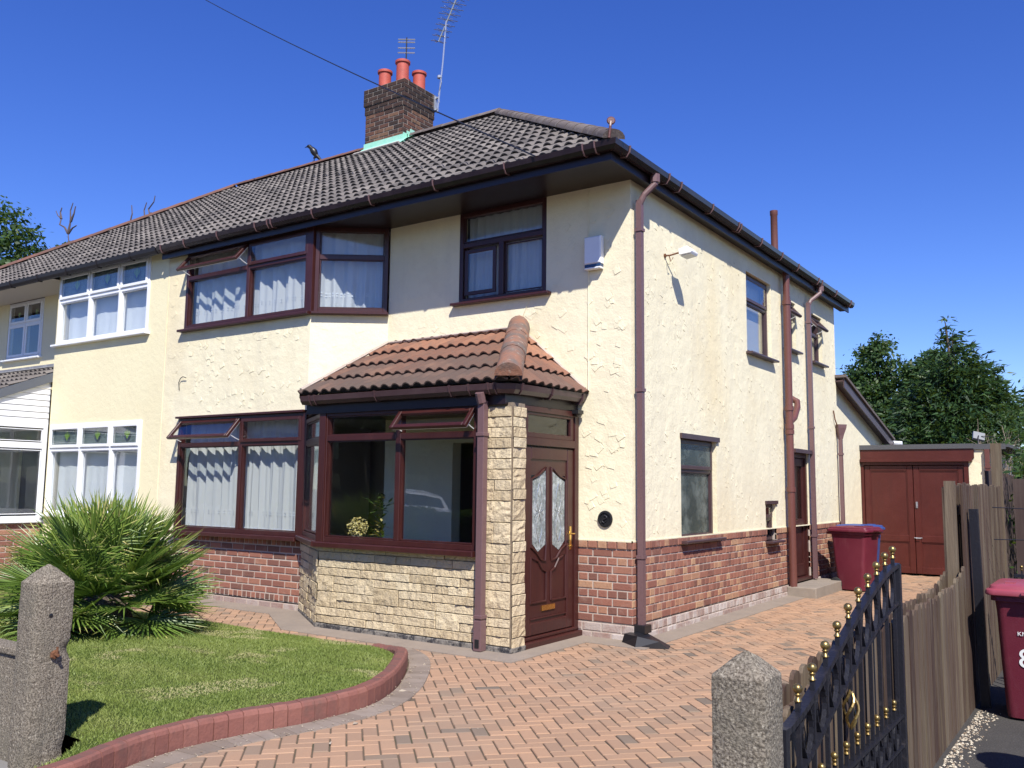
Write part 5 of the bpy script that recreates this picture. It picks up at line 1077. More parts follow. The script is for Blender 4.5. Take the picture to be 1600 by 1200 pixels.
# ================================================================== BINS
def wheelie(root, body, lid, W=.56, D=.66, H=.94):
    """local: front faces -y, hinge and wheels at +y"""
    b = MB(); w0, w1 = W*.40, W*.5; rings = []
    for z, wx, yf, yb in ((0.02, .225, -.225, .16), (.06, .23, -.23, .19), (.45, .245, -.26, .235), (.80, .255, -.29, .265), (.88, .262, -.30, .275), (.885, .285, -.325, .295), (.925, .285, -.325, .295)):
        r = .05; P = []
        for cx_, cy_, a0 in ((wx-r, yb-r, 0), (-wx+r, yb-r, 90), (-wx+r, yf+r, 180), (wx-r, yf+r, 270)):
            for k in range(5): a = R(a0+k*22.5); P.append((cx_+r*math.cos(a), cy_+r*math.sin(a), z))
        rings.append(P)
    k = len(rings[0]); vs = [p for q in rings for p in q]; fs = [(i*k+j, i*k+(j+1) % k, (i+1)*k+(j+1) % k, (i+1)*k+j) for i in range(len(rings)-1) for j in range(k)]+[tuple(range(k))]
    b.add(vs, fs); b.build('bin_body', body, root, smooth=True)
    l = MB(); rings = []
    for s, z in ((1.06, .925), (1.10, .93), (1.11, .945), (1.09, .965), (1.02, .975), (1.0, .995), (.93, 1.005), (.5, 1.015)):
        rings.append([(p[0]*s*1.0, (p[1]+.015)*s-.015, z) for p in vs[-k:]])
    v2 = [p for q in rings for p in q]; l.add(v2, [(i*k+j, i*k+(j+1) % k, (i+1)*k+(j+1) % k, (i+1)*k+j) for i in range(len(rings)-1) for j in range(k)]+[tuple((len(rings)-1)*k+j for j in range(k))])
    l.box(-.09, .09, -.40, -.355, .945, .965); l.box(-.2, -.14, -.22, -.1, .99, 1.02); l.box(.14, .2, -.22, -.1, .99, 1.02)
    l.build('lid', lid, root, smooth=True)
    h = MB(); h.tube([(-.24, .33, .90), (.24, .33, .90)], .016, 10)
    for x in (-.23, 0, .23): h.box(x-.015, x+.015, .28, .35, .88, .92)
    h.build('handle', body, root)
    for x in (-.25, .22):
        wv = MB(); wv.lathe((x, .215, .10), [(.02, 0), (.085, 0), (.1, .01), (.1, .035), (.085, .045), (.02, .045)], 20, axis=(1, 0, 0)); wv.build('wheel', 'rubber', root, smooth=True)
def text(s, size, loc, rot, parent, m='leadtext', ext=.001):
    cu = bpy.data.curves.new('lettering', 'FONT'); cu.body = s; cu.size = size; cu.extrude = ext; cu.align_x = 'LEFT'; cu.resolution_u = 4
    t = bpy.data.objects.new('tmp', cu); COL.objects.link(t); dg = bpy.context.evaluated_depsgraph_get(); me = bpy.data.meshes.new_from_object(t.evaluated_get(dg)); bpy.data.objects.remove(t)
    o = bpy.data.objects.new('lettering', me); COL.objects.link(o); me.materials.clear(); me.materials.append(M[m]); o.location = loc; o.rotation_euler = rot; o.parent = parent; return o
b1 = empty('wheelie_bin', (3.735, -.86, -.02), 'burgundy wheelie bin with white number on its front, right of the fence', 'wheelie bin', 'wheelie bins'); wheelie(b1, 'bin_red', 'bin_lid'); b1.scale = (1.04, 1, .94)
for kk in range(4): pass
text('KNOWSLEY', .042, (-.135, -.283, .635), (R(93), 0, 0), b1); text('8', .20, (-.14, -.262, .40), (R(93), 0, 0), b1, ext=.0006)
b2 = empty('wheelie_bin', (.62, 6.62, 0), 'burgundy wheelie bin in front of the oxblood garage doors', 'wheelie bin', 'wheelie bins'); wheelie(b2, 'bin_red', 'bin_red'); b2.rotation_euler = (0, 0, R(78))
mb = MB(); mb.box(.285, .29, -.2, -.14, .55, .88); mb.build('sticker', 'leadtext', b2)
b3 = empty('wheelie_bin', (.50, 7.42, 0), 'blue lidded wheelie bin half hidden behind the burgundy one', 'wheelie bin', 'wheelie bins'); wheelie(b3, 'bin_blue', 'bin_blue'); b3.rotation_euler = (0, 0, R(86))
mb = MB(); mb.cbox(Frame((0, 5.02, 0), (1, 0, 0)), .02, .45, -.02, .15, -1.62, 0, .01); tag(mb.build('door_step', 'brick_step', bevel=.01), 'low concrete step below the back door on the side wall', 'step')

# ================================================================== GARAGE
GR = empty('garage', (.9, 10, 0), 'flat roofed garage with dark red double doors at the end of the drive', 'garage'); FG = Frame((0, 10, 0), (1, 0, 0)); go = (.9, 10, 0)
mb = MB(); mb.fbox(FG, -.03, .02, 0, 2.14, -.1, .02); mb.fbox(FG, 1.80, 1.88, 0, 2.14, -.1, .02); mb.fbox(FG, .02, 1.80, 2.08, 2.14, -.1, .021); mb.fbox(FG, -.03, 1.95, 2.14, 2.20, -.02, .09); mb.fbox(FG, -.03, 1.98, 2.20, 2.38, -.02, .035)
mb.build('door_frame', 'garage', GR, origin=go)
for a, b in ((.025, .905), (.915, 1.795)):
    mb = MB(); s = .10
    for q in ((a, a+s, .03, 2.07), (b-s, b, .03, 2.07), (a+s, b-s, 1.97, 2.07), (a+s, b-s, .62, .74), (a+s, b-s, .03, .15)): mb.cbox(FG, *q, -.06, -.01, .006)
    mb.fbox(FG, a+s, b-s, .15, .62, -.05, -.032); mb.fbox(FG, a+s, b-s, .74, 1.97, -.05, -.032)
    for z0_, z1_ in ((.15, .62), (.74, 1.97)):
        for q in ((a+s, a+s+.015, z0_, z1_), (b-s-.015, b-s, z0_, z1_), (a+s+.015, b-s-.015, z0_, z0_+.015), (a+s+.015, b-s-.015, z1_-.015, z1_)): mb.fbox(FG, *q, -.032, -.02)
    d_ = mb.build('garage_door', 'garage', GR, origin=go)
    if a > .5:
        mb = MB(); mb.cbox(FG, a+.03, a+.065, 1.26, 1.38, -.01, .01); mb.lathe(FG(a+.05, 1.30, .01), [(.015, 0), (.012, .012)], 10, axis=(0, -1, 0)); mb.tube([FG(a-.02, .70, .0), FG(a+.12, .70, .0)], .010, 8); mb.tube([FG(a+.02, .70, .0), FG(a+.02, .69, .03), FG(a+.10, .69, .03)], .007, 6); mb.build('lock', 'steel', d_, origin=go)
mb = MB(); mb.prism([FG(-.05, 2.38, .06), FG(1.98, 2.38, .06), FG(1.98, 2.47, .06), FG(-.05, 2.47, .06)], (0, .05, 0)); mb.box(-.05, 2.55, 9.99, 15, 2.40, 2.46); mb.fbox(FG, 1.98, 2.5, 2.36, 2.46, 0, .05, mi=0); mb.build('roof', 'felt', GR, origin=go)
mb = MB(); mb.box(1.88, 2.14, 9.99, 10.1, 0, 2.38); mb.box(2.04, 2.14, 10.1, 15, 0, 2.38); mb.box(-.03, .04, 10.1, 15, 0, 2.38); mb.box(.04, 2.04, 14.9, 15, 0, 2.38); mb.build('wall', 'render', GR, origin=go)
mb = MB(); squarepipe(mb, 2.2, 9.96, 0, 2.36, .04); mb.build('downpipe', 'soil', GR, origin=go)
fl = empty('floodlight', (2.05, 10.05, 2.46), 'square grey floodlight on the corner of the garage roof', 'floodlight'); Xf = Matrix.Rotation(R(-35), 4, 'X') @ Matrix.Rotation(R(25), 4, 'Z')
mb = MB(); mb.box(-.10, .10, -.03, .03, .10, .26, X=Xf); mb.build('lamp_head', mat('dull_grey_lamp', (.16, .17, .18), .5), fl); mb = MB(); mb.tube([(0, 0, 0), (0, .03, .12), (0, .08, .16)], .012, 6); mb.tube([(.05, .08, .15), (.25, .08, .14)], .008, 6); mb.build('bracket', 'iron', fl)

# ================================================================== WALL FITTINGS
fl = empty('floodlight', (0, .86, 4.27), 'white security floodlight on a rusty bracket high on the side wall', 'floodlight')
mb = MB(); X = Matrix.Translation((.23, .10, .03)) @ Matrix.Rotation(R(-8), 4, 'Y')
mb.prism([X @ Vector(p) for p in ((-.06, -.09, .04), (.05, -.09, .05), (.10, -.09, -.02), (.085, -.09, -.045), (-.06, -.09, -.035))], X.to_3x3() @ Vector((0, .20, 0))); mb.build('lamp_head', 'white', fl, bevel=.008)
mb = MB(); mb.box(-.045, .085, -.075, .095, -.052, -.044, X=X); mb.build('lamp_glass', 'alloy', fl)
mb = MB(); mb.tube([(.0, -.0, .0), (.06, .02, .0), (.14, .07, .03), (.18, .1, .03)], .010, 6); mb.lathe((0, 0, 0), [(.025, 0), (.025, .015)], 10, axis=(1, 0, 0)); mb.tube([(.06, -.01, .0), (.08, .0, -.08), (.10, .02, -.03)], .006, 6); mb.build('bracket', 'rust', fl)
al = empty('alarm_box', (-.43, -.01, 4.17), 'white burglar alarm box on the front wall beside the small window', 'alarm box')
FA = Frame((0, 0, 0), (1, 0, 0)); mb = MB(); mb.cbox(FA, -.105, .105, -.14, .17, 0, .075, .012); mb.build('box', 'white', al); mb = MB(); mb.cbox(FA, -.10, .10, -.175, -.142, 0, .07, .004); mb.build('strobe', M['carglass'] if False else mat('blue_strobe', (.02, .05, .12), .2), al); mb = MB(); mb.cbox(FA, -.10, .10, -.195, -.177, 0, .072, .004); mb.build('base_strip', 'white', al)
ca = empty('security_light', (-.60, 0, 2.38), 'small black security light beside the porch gutter', 'wall light')
mb = MB(); mb.sphere((.0, -.10, .0), .045, 12, 8, sc=(1, 1.3, .8)); mb.box(-.045, .045, -.17, -.05, -.005, .035); mb.tube([(0, 0, .02), (0, -.08, .02)], .014, 8); mb.build('lamp_head', 'black', ca, smooth=True)

# ================================================================== AERIALS, CABLE, BIRD
ae = empty('tv_aerial', (-6.77, 4.83, 9.06), 'tall silver television aerial on a mast fixed to the chimney side', 'aerial'); 
mb = MB(); mb.tube([(0, 0, 0), (.10, .02, 1.05), (.16, .03, 1.95)], .018, 8); mb.build('mast', 'steel', ae)
mb = MB(); mb.box(-.26, .02, -.02, .02, .06, .09); mb.box(-.26, .02, -.02, .02, .30, .33); mb.box(-.1, -.04, -.04, .04, .05, .36); mb.lathe((.04, 0, .72), [(.05, 0), (.05, .05)], 8); mb.tube([(.05, 0, .75), (.12, -.03, .6), (.02, 0, .40), (.05, 0, .2)], .008, 5); mb.build('bracket', 'alloy', ae)
mb = MB(); A = Vector((-.05, .05, 1.55)); B = Vector((.62, .05, 2.75)); mb.tube([A, B], .018, 6)
D = (B-A).normalized(); c1 = Vector((.82, .57, -.15)).normalized(); c2 = D.cross(c1).normalized()
for k in range(13):
    p = A+(B-A)*(k/12.0); L = .20+.016*k
    for s in (-1, 1):
        q = p+c2*.0; mb.tube([q-c1*L*.8+D*0, q+c1*L*.8], .008, 4); mb.tube([q-(c1*.5+c2*s*.8)*L*.9, q+(c1*.5+c2*s*.8)*L*.9], .006, 4) if k < 10 else None
mb.build('antenna', 'steel', ae)
ae = empty('tv_aerial', (-7.08, 3.95, 9.75), 'small aerial standing behind the middle chimney pot', 'aerial')
mb = MB(); mb.tube([(0, .25, -.3), (0, .25, .72)], .014, 6); mb.build('mast', 'black', ae); mb = MB(); c1 = Vector((.82, .57, 0))
for z in (.40, .50, .68, .62): mb.tube([Vector((0, .25, z))-c1*.17, Vector((0, .25, z))+c1*.17], .013, 5)
mb.build('antenna', 'steel', ae)
mb = MB(); a = Vector((-.67, -.88, 5.05)); b = Vector((-12.05, 3.2, 12.36))
mb.tube([a+(b-a)*(k/16*1.35)-Vector((0, 0, .10*math.sin(math.pi*k/16))) for k in range(17)], .009, 5); tag(mb.build('overhead_cable', 'cable'), 'thin black cable running from the sky down across the roof', 'cable')
bd = MB(); BO = Vector((-9.62, 4.2, 8.45))
rgs = [(-.02, 0, .0, .012), (.03, 0, .03, .035), (.02, 0, .09, .062), (-.01, 0, .15, .075), (-.05, 0, .20, .062), (-.08, 0, .235, .042), (-.11, 0, .262, .045), (-.14, 0, .265, .036), (-.165, 0, .255, .014), (-.21, 0, .235, .004)]
ax = Vector((.82, .57, 0)); path = [Vector((ax.x*p, ax.y*p, z+.04)) for p, _, z, r in rgs]; bd.tube(path, [r for *_, r in rgs], 12)
tail = [Vector((ax.x*.03, ax.y*.03, .12)), Vector((ax.x*.12, ax.y*.12, .03)), Vector((ax.x*.19, ax.y*.19, -.06))]; bd.tube(tail, [.045, .03, .012], 8)
for s in (-.02, .02): bd.tube([Vector((-.0-s*ax.y, s*ax.x, .09)), Vector((-s*ax.y, s*ax.x, -.02)), Vector((-s*ax.y-.03*ax.x, s*ax.x-.03*ax.y, -.025))], .006, 5)
o = bd.build('crow', 'feather', smooth=True); o.location = BO; tag(o, 'black crow perched on the roof ridge left of the chimney', 'bird')

# ================================================================== PALM
palm = empty('fan_palm', (-4.25, -3.2, .08), 'bushy green fan palm growing on the front lawn', 'palm'); palm.scale = (.94, .94, .93); palm.location.x -= .10; rg = random.Random(31)
mb = MB(); mb.lathe((0, 0, -.05), [(.30, 0), (.33, .12), (.28, .28), (.18, .42), (.08, .52)], 14); mb.build('trunk', 'bark', palm)
pv = []; pf = []; pt = []; stalk = MB()
nl = 84
for i in range(nl):
    az = i*2.39996+rg.uniform(-.2, .2); f = (i+.5)/nl; el = R(84-100*f**.95+rg.uniform(-7, 7)); L = rg.uniform(.46, .66)*(1 if f > .15 else .85)
    d = Vector((math.cos(az)*math.cos(el), math.sin(az)*math.cos(el), math.sin(el))); base = Vector((math.cos(az)*.05, math.sin(az)*.05, .44-.12*f))
    hub = base+d*L; droop = -.06*math.cos(el); hub.z += droop
    stalk.tube([base, base+d*L*.5, hub], [.013, .010, .008], 5)
    fd_ = (d+Vector((0, 0, -.12*math.cos(el)))).normalized(); side = fd_.cross(Vector((0, 0, 1))).normalized(); 
    if side.length < .1: side = Vector((1, 0, 0))
    tw = rg.uniform(-.5, .5); nrm = side.cross(fd_).normalized(); s2 = side*math.cos(tw)+nrm*math.sin(tw); n2 = s2.cross(fd_).normalized()
    ns = 34; dead = rg.random() < .05; lb = rg.uniform(-.12, .12)
    for k in range(ns):
        a = R(-118+236*k/(ns-1)+rg.uniform(-2.5, 2.5)); sl_ = rg.uniform(.58, .72)*(1-.20*abs(a)/2.1)
        dd = (fd_*math.cos(a)+s2*math.sin(a)+n2*(.28-.10*abs(math.cos(a)))).normalized(); w = .0125; pw = dd.cross(n2).normalized()
        p0 = hub; p1 = hub+dd*sl_*.38; p2 = hub+dd*sl_*.75; p2.z -= .015; p3 = hub+dd*sl_; p3.z -= rg.uniform(.01, .04)
        if rg.random() < .12: p3.z -= .08
        k0 = len(pv); cr = n2*.007
        for p, ww, c in ((p0, .003, 0), (p1, w, 1), (p2, w*.62, .6)): pv += [tuple(p-pw*ww+cr*c), tuple(p-cr*c), tuple(p+pw*ww+cr*c)]
        pv.append(tuple(p3)); t = min(1, max(0, .42+lb+rg.uniform(-.25, .25)+.15*(1-f)+(0.5 if dead else 0)))
        for q in (0, 3): 
            for e in (0, 1): pf.append((k0+q+e, k0+q+e+1, k0+q+e+4, k0+q+e+3)); pt.append(t)
        tip = .95 if rg.random() < .25 else t
        pf += [(k0+6, k0+7, k0+9, k0+9), (k0+7, k0+8, k0+9, k0+9)]; pt += [tip, tip]
qf = MB(); qf.v = pv; qf.f = [f if f[2] != f[3] else f[:3] for f in pf]; qf.t = pt; qf.mi = [0]*len(pf); qf.build('fronds', 'palm', palm, fix=False); stalk.build('stalk', 'palm', palm)

# ================================================================== TREES
def tree(root, trunk_h, blobs, nleaf, leaf, m, seed, kind='broad', tr=.18, bark='bark'):
    r = np.random.RandomState(seed); rg = random.Random(seed); w = MB(); top = max(b[2]+b[5] for b in blobs)
    w.tube([(0, 0, -.1), (.05, .02, trunk_h*.5), (0, 0, trunk_h), (.1, 0, top*.85)], [tr, tr*.8, tr*.6, tr*.15], 9)
    for b in blobs:
        c = Vector(b[:3]); s = Vector((0, 0, max(trunk_h*.5, c.z*.55))); m_ = (s+c)/2+Vector((rg.uniform(-.2, .2), rg.uniform(-.2, .2), .1)); w.tube([s, m_, c], [tr*.45, tr*.3, tr*.08], 6)
        for _ in range(3): e = c+Vector((rg.uniform(-1, 1)*b[3], rg.uniform(-1, 1)*b[4], rg.uniform(-.4, 1)*b[5]))*.8; w.tube([m_, c*.6+e*.4, e], [tr*.2, tr*.1, tr*.03], 5)
    w.build('trunk', bark, root)
    vol = np.array([b[3]*b[4]*b[5] for b in blobs])**.75; cnt = (nleaf*vol/vol.sum()).astype(int); C_ = []; Dn = []
    for b, k in zip(blobs, cnt):
        nc = max(10, k//55); d = r.normal(size=(nc, 3)); d /= np.linalg.norm(d, axis=1)[:, None]; rad = r.uniform(.55, 1.05, nc)[:, None]**.6
        cc = np.array(b[:3])+d*rad*np.array(b[3:6]); idx = r.randint(0, nc, k); sp = np.array([.16, .16, .12])*max(b[3:6])**.6 if kind == 'broad' else np.array([.22, .22, .10])*max(b[3:6])**.6
        C_.append(cc[idx]+r.normal(size=(k, 3))*sp); Dn.append(d[idx])
    P = np.concatenate(C_); D_ = np.concatenate(Dn); n = len(P); a = r.uniform(0, 2*np.pi, n)
    if kind == 'broad':
        u = r.normal(size=(n, 3)); u /= np.linalg.norm(u, axis=1)[:, None]; nn = D_+r.normal(size=(n, 3))*.7+np.array([0, 0, .4]); v = np.cross(nn, u); v /= np.linalg.norm(v, axis=1)[:, None]; u = np.cross(v, nn); u /= np.linalg.norm(u, axis=1)[:, None]
        s = leaf*r.uniform(.6, 1.3, n)[:, None]; V = np.stack([P-u*s, P-v*s*.55, P+u*s, P+v*s*.55], 1)
    else:
        u = D_*np.array([1, 1, .3])+r.normal(size=(n, 3))*.45+np.array([0, 0, .12]); u /= np.linalg.norm(u, axis=1)[:, None]; v = np.cross(u, r.normal(size=(n, 3))); v /= np.linalg.norm(v, axis=1)[:, None]
        s = leaf*r.uniform(.6, 1.5, n)[:, None]; e = P+u*s*1.6; e[:, 2] -= s[:, 0]*.35; V = np.stack([P-u*s*.6, P-v*s*.28, e, P+v*s*.28], 1)
    t = np.clip(r.uniform(0, .8, n)+.25*(r.rand(n) < .12), 0, 1)
    fastmesh('crown', V.reshape(-1, 3), np.arange(4*n).reshape(-1, 4), t, m, root)
gtree = 'trees behind the garage'
t1 = empty('broadleaf_tree', (-3.85, 29.3, 0), 'rounded dark green tree rising left of the conifer behind the garage', 'tree', gtree)
rg = random.Random(2); tree(t1, 2.5, [(-1.25, 0, 4.6, .9, 1, 1.0), (-.35, 0, 6.3, .8, .9, 1.2), (0, 0, 6.4, .95, 1, 1.35), (.55, .2, 5.4, 1.3, 1.2, 1.1), (-.7, -.1, 5.3, 1.0, 1.1, 1.0), (0, 0, 4.0, 1.9, 1.7, 1.3), (1.4, 0, 3.9, 1.3, 1.3, 1.2), (.05, 0, 7.3, .45, .5, .55), (.3, 0, 2.4, 2.4, 1.8, 1.3)], 26000, .085, 'leaf', 5)
t1 = empty('broadleaf_tree', (-1.9, 28.5, 0), 'low dark tree filling the gap between the rounded tree and the conifer', 'tree', gtree)
tree(t1, 2.5, [(-.3, 0, 5.9, .8, .9, .75), (.5, 0, 6.1, .9, 1, .8), (0, 0, 4.6, 1.7, 1.4, 1.4), (.1, 0, 3.0, 1.9, 1.6, 1.4)], 17000, .085, 'leaf', 6)
t1 = empty('conifer_tree', (-.05, 22.1, 0), 'big feathery conifer with a leaning tip behind the garage', 'tree', gtree)
tree(t1, 4, [(.0, 0, 2.6, 2.1, 1.7, 1.4), (.15, 0, 3.9, 1.65, 1.5, 1.0), (.1, 0, 4.9, 1.15, 1.1, .8), (.05, 0, 5.6, .7, .75, .65), (.75, .2, 4.4, .75, .9, .7), (-.85, 0, 4.4, .7, .9, .55), (0, 0, 6.2, .28, .3, .55), (-.1, 0, 6.75, .12, .12, .35), (1.15, .1, 3.5, .7, .8, .7), (.1, 0, 1.4, 2.3, 1.8, 1.3)], 34000, .10, 'conifer', 7, 'con')
t1 = empty('hedge_bush', (3.2, 19.5, 0), 'bright green bush at the far right edge beyond the fences', 'bush')
tree(t1, 1, [(0, 0, 1.4, 1.8, 1.2, 1.4), (.8, 0, 2.4, 1.4, 1.2, 1.1)], 9000, .07, 'leaf', 8)
t1 = empty('overgrown_hedge', (3.75, 6.5, 0), 'overgrown dark hedge leaning over the back fence beside the garage', 'hedge')
tree(t1, .6, [(0, -2.6, 1.5, .5, 1.5, 1.1), (-.1, 0, 1.5, .55, 1.8, 1.15), (0, 2.6, 1.5, .5, 1.6, 1.1)], 15000, .045, 'leaf', 18, tr=.06)
t1 = empty('twiggy_shrub', (2.55, 11.2, 0), 'half bare shrub with pale twigs behind the tall weathered post', 'shrub'); rg = random.Random(8); w = MB()
for k in range(34):
    x, y = rg.uniform(-.5, .7), rg.uniform(-.3, .3); p = [Vector((x*.3, y*.3, .2))]
    for j in range(6): p.append(p[-1]+Vector((x*.17+rg.uniform(-.09, .09), y*.15+rg.uniform(-.06, .06), rg.uniform(.36, .5)*(.8 if k % 2 else 1))))
    w.tube(p, [.02, .016, .013, .010, .007, .005, .003], 5)
    for j in (3, 4, 5):
        for _ in range(3): e = p[j]+Vector((rg.uniform(-.3, .3), rg.uniform(-.15, .15), rg.uniform(.05, .3))); w.tube([p[j], e], [.005, .002], 4)
w.build('branches', 'twig', t1)
r = np.random.RandomState(4); n = 2600; P = r.normal(size=(n, 3))*np.array([.42, .25, .33])+np.array([.15, 0, 2.75]); u = r.normal(size=(n, 3)); v = r.normal(size=(n, 3)); u /= np.linalg.norm(u, axis=1)[:, None]; v /= np.linalg.norm(v, axis=1)[:, None]; s = .022
fastmesh('leaves', np.stack([P-u*s, P-v*s*.5, P+u*s, P+v*s*.5], 1).reshape(-1, 3), np.arange(4*n).reshape(-1, 4), r.rand(n), 'leaf', t1)
t1 = empty('broadleaf_tree', (-42.3, 12.8, .6), 'tall tree showing above the roof at the far left edge', 'tree')
tree(t1, 7, [(0, 0, 12, 2.6, 2.6, 2.8), (1.0, .5, 10.2, 2.9, 2.5, 2.2), (2.9, 1.6, 11.2, 1.6, 1.4, 1.5), (-1.5, 0, 9, 3, 3, 3)], 17000, .14, 'leaf', 9, tr=.35)
def bare(root, L):
    w = MB()
    for P in L: w.tube([Vector(p) for p in P], [.05]+[.035*(1-.75*k/len(P)) for k in range(1, len(P))], 5)
    w.build('branch', 'deadwood', root)
t1 = empty('bare_tree', (-25.1, 7.4, .75), 'bare dead branches poking above the ridge near the left tree', 'tree', 'dead branches behind the roof')
bare(t1, [[(.3, 0, 0), (.3, 0, 5), (.0, 0, 8.9), (-.1, 0, 9.3)], [(-.1, 0, 9.3), (-.35, 0, 9.55), (-.5, -.1, 9.65), (-.62, 0, 9.9), (-.85, 0, 10.05), (-1.0, 0, 10.25)], [(-.62, 0, 9.9), (-.7, 0, 10.15), (-.62, 0, 10.3)], [(-.1, 0, 9.3), (0, 0, 9.7), (-.05, 0, 10.1), (.08, 0, 10.35)], [(0, 0, 9.7), (.18, 0, 9.95), (.25, 0, 10.2)], [(-.1, 0, 9.3), (.15, 0, 9.45), (.4, 0, 9.5)]])
t1 = empty('bare_tree', (-22.6, 8.3, 0), 'bare twigs poking above the ridge right of the other dead branches', 'tree', 'dead branches behind the roof')
bare(t1, [[(.2, 0, 0), (.1, 0, 6), (-.3, 0, 9.6), (-.3, 0, 10.0)], [(-.3, 0, 10), (-.38, 0, 10.35), (-.3, 0, 10.6), (-.36, 0, 10.9)], [(-.3, 0, 10), (-.6, 0, 10.1), (-.7, 0, 10.2)], [(.3, 0, 9.7), (.45, 0, 10.3), (.38, 0, 10.6), (.5, 0, 10.85)], [(.3, 0, 9.7), (.7, 0, 10.4), (.62, 0, 10.6), (.9, 0, 10.8), (.95, 0, 11.0)], [(.7, 0, 10.4), (.8, 0, 10.45)]])

# ================================================================== NEIGHBOUR'S YARD AT THE RIGHT EDGE
pier = empty('brick_pier', (4.30, 6.2, 0), 'dark brick pier with an orange coping at the right edge', 'pier')
mb = MB(); mb.box(-.42, .8, -.3, .3, 0, 1.84); mb.build('shaft', 'brick_soot', pier); mb = MB(); mb.box(-.47, .85, -.35, .35, 1.84, 1.97); mb.build('coping', 'terracotta', pier, bevel=.015)
sf = empty('timber_screen', (3.9, 7.2, 0), 'reddish slatted timber screen behind the tall weathered post', 'screen'); mb = MB()
for k in range(8): mb.box(-.30+k*.13, -.18+k*.13, -.02, .0, 0, 1.80+rg.uniform(-.02, .02), rg.random())
mb.build('slat', 'fence', sf)
sg = empty('shade_panel', (3.32, 1.85, 0), 'tall dark board panel standing in for the deep shade between fence and yard', 'dark panel'); mb = MB()  # dark boards added in place of the deep shade in the yard
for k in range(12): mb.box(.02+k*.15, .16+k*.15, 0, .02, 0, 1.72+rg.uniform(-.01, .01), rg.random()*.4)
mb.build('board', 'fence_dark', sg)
ig = empty('iron_gate', (3.5, -.15, 0), 'low black railing with small brass balls behind the numbered bin', 'railing'); mb = MB(); mb.box(0, 1.6, -.01, .01, .90, .925); mb.box(0, 1.6, -.01, .01, .1, .12)
for k in range(12): mb.box(.05+k*.13, .06+k*.13, -.006, .006, .1, .97)
mb.build('rail', 'iron', ig); mb = MB()
for k in range(0, 12): mb.sphere((.055+k*.13, 0, .985), .013, 10, 7); mb.lathe((.055+k*.13, 0, .955), [(.008, 0), (.01, .01), (.005, .016)], 8)
mb.build('finial', 'brass', ig, smooth=True)
bb = MB(); 
for k in range(7): bb.tube([(3.62+k*.010, 1.0, 1.38), (3.63+k*.011, 1.0, 1.1), (3.66+k*.009, 1.0, .98+rg.uniform(-.03, .03))], .007, 5)
tag(bb.build('bamboo_roll', 'bamboo'), 'torn strip of dry bamboo screening hanging in the shaded yard', 'bamboo')
mb = MB(); mb.tube([(3.33, .2, 1.45), (3.7, .7, 1.43), (4.3, .9, 1.5)], .004, 4); mb.tube([(3.33, .2, 1.18), (3.6, .5, 1.17), (3.75, .7, 1.25), (3.95, .8, 1.33)], .004, 4); tag(mb.build('garden_wire', 'cable'), 'thin loose wires strung across the yard behind the bin', 'wire')
# pillar added out of frame to the right to throw the rounded shadow on the tarmac
gpn = empty('shadow_pillar', (4.22, -2.85, 0), 'unseen round-topped pillar added beside the side drive to cast a shadow', 'pillar'); mb = MB(); mb.box(-.15, .15, -.15, .15, -.05, .85); mb.sphere((0, 0, .85), .19, 16, 10); mb.build('shaft', 'post', gpn)

# ================================================================== ACROSS THE STREET (seen mirrored in the panes)
oh = empty('brick_terrace', (-30, -36, 0), 'long brick terrace across the road, seen mirrored in the panes', 'house'); mb = MB(); mb.box(-26, 30, -6, 0, -.1, 5.2); mb.build('wall', 'brick_soot', oh)
mb = MB(); mb.add([(-26.4, .4, 5.1), (30.4, .4, 5.1), (30.4, -3, 8), (-26.4, -3, 8), (-26.4, -6.4, 5.1), (30.4, -6.4, 5.1)], [(0, 1, 2, 3), (3, 2, 5, 4)]); mb.build('roof', 'tile', oh)
for k in range(8):
    for z in (1.0, 3.4): mb = MB(); mb.box(-24+k*7, -21.6+k*7, -.02, .03, z, z+1.3); mb.build('window', 'carglass', oh)
hd = empty('hedge', (-9.5, -12.0, 0), 'clipped hedge by the road, seen mirrored in the porch window', 'hedge')
r = np.random.RandomState(14); n = 22000; P = np.stack([r.uniform(-9, 8.0, n), r.uniform(-.4, .4, n), r.uniform(0, .98, n)**.7*1.0], 1); P[:, 2] = P[:, 2]+.05*np.sin(P[:, 0]*3); u = r.normal(size=(n, 3)); v = r.normal(size=(n, 3)); u /= np.linalg.norm(u, axis=1)[:, None]; v /= np.linalg.norm(v, axis=1)[:, None]; s = .06
fastmesh('foliage', np.stack([P-u*s, P-v*s*.6, P+u*s, P+v*s*.6], 1).reshape(-1, 3), np.arange(4*n).reshape(-1, 4), r.rand(n), 'hedge', hd)
mb = MB(); mb.box(-9, 8, -.3, .3, 0, .85); mb.build('stems', 'bark', hd)
car = empty('parked_car', (-15.6, -17.6, -.085), 'white hatchback parked beyond the hedge, mirrored in the porch window', 'car'); car.rotation_euler = (0, 0, R(38))
PR = [(-2.0, .3), (-2.05, .55), (-1.98, .85), (-1.75, 1.0), (-1.55, 1.42), (-.2, 1.5), (.4, 1.42), (1.05, .98), (1.9, .85), (2.05, .6), (2.0, .3)]
mb = MB(); 
def carsec(s, yo): return [(x, yo, z) for x, z in PR]
ys = [-.85, -.80, .80, .85]; vs = []; 
for y in ys:
    for x, z in PR: k = 1 if abs(y) < .83 else .97; inn = (1-.16*max(0, (z-.95)/.55)); vs.append((x*k, y*inn, .3+(z-.3)*k))
m_ = len(PR); mb.add(vs, [(i*m_+j, i*m_+(j+1) % m_, (i+1)*m_+(j+1) % m_, (i+1)*m_+j) for i in range(3) for j in range(m_)]+[tuple(range(m_)), tuple(3*m_+j for j in range(m_))]); mb.build('body', 'carpaint', car, bevel=.03)
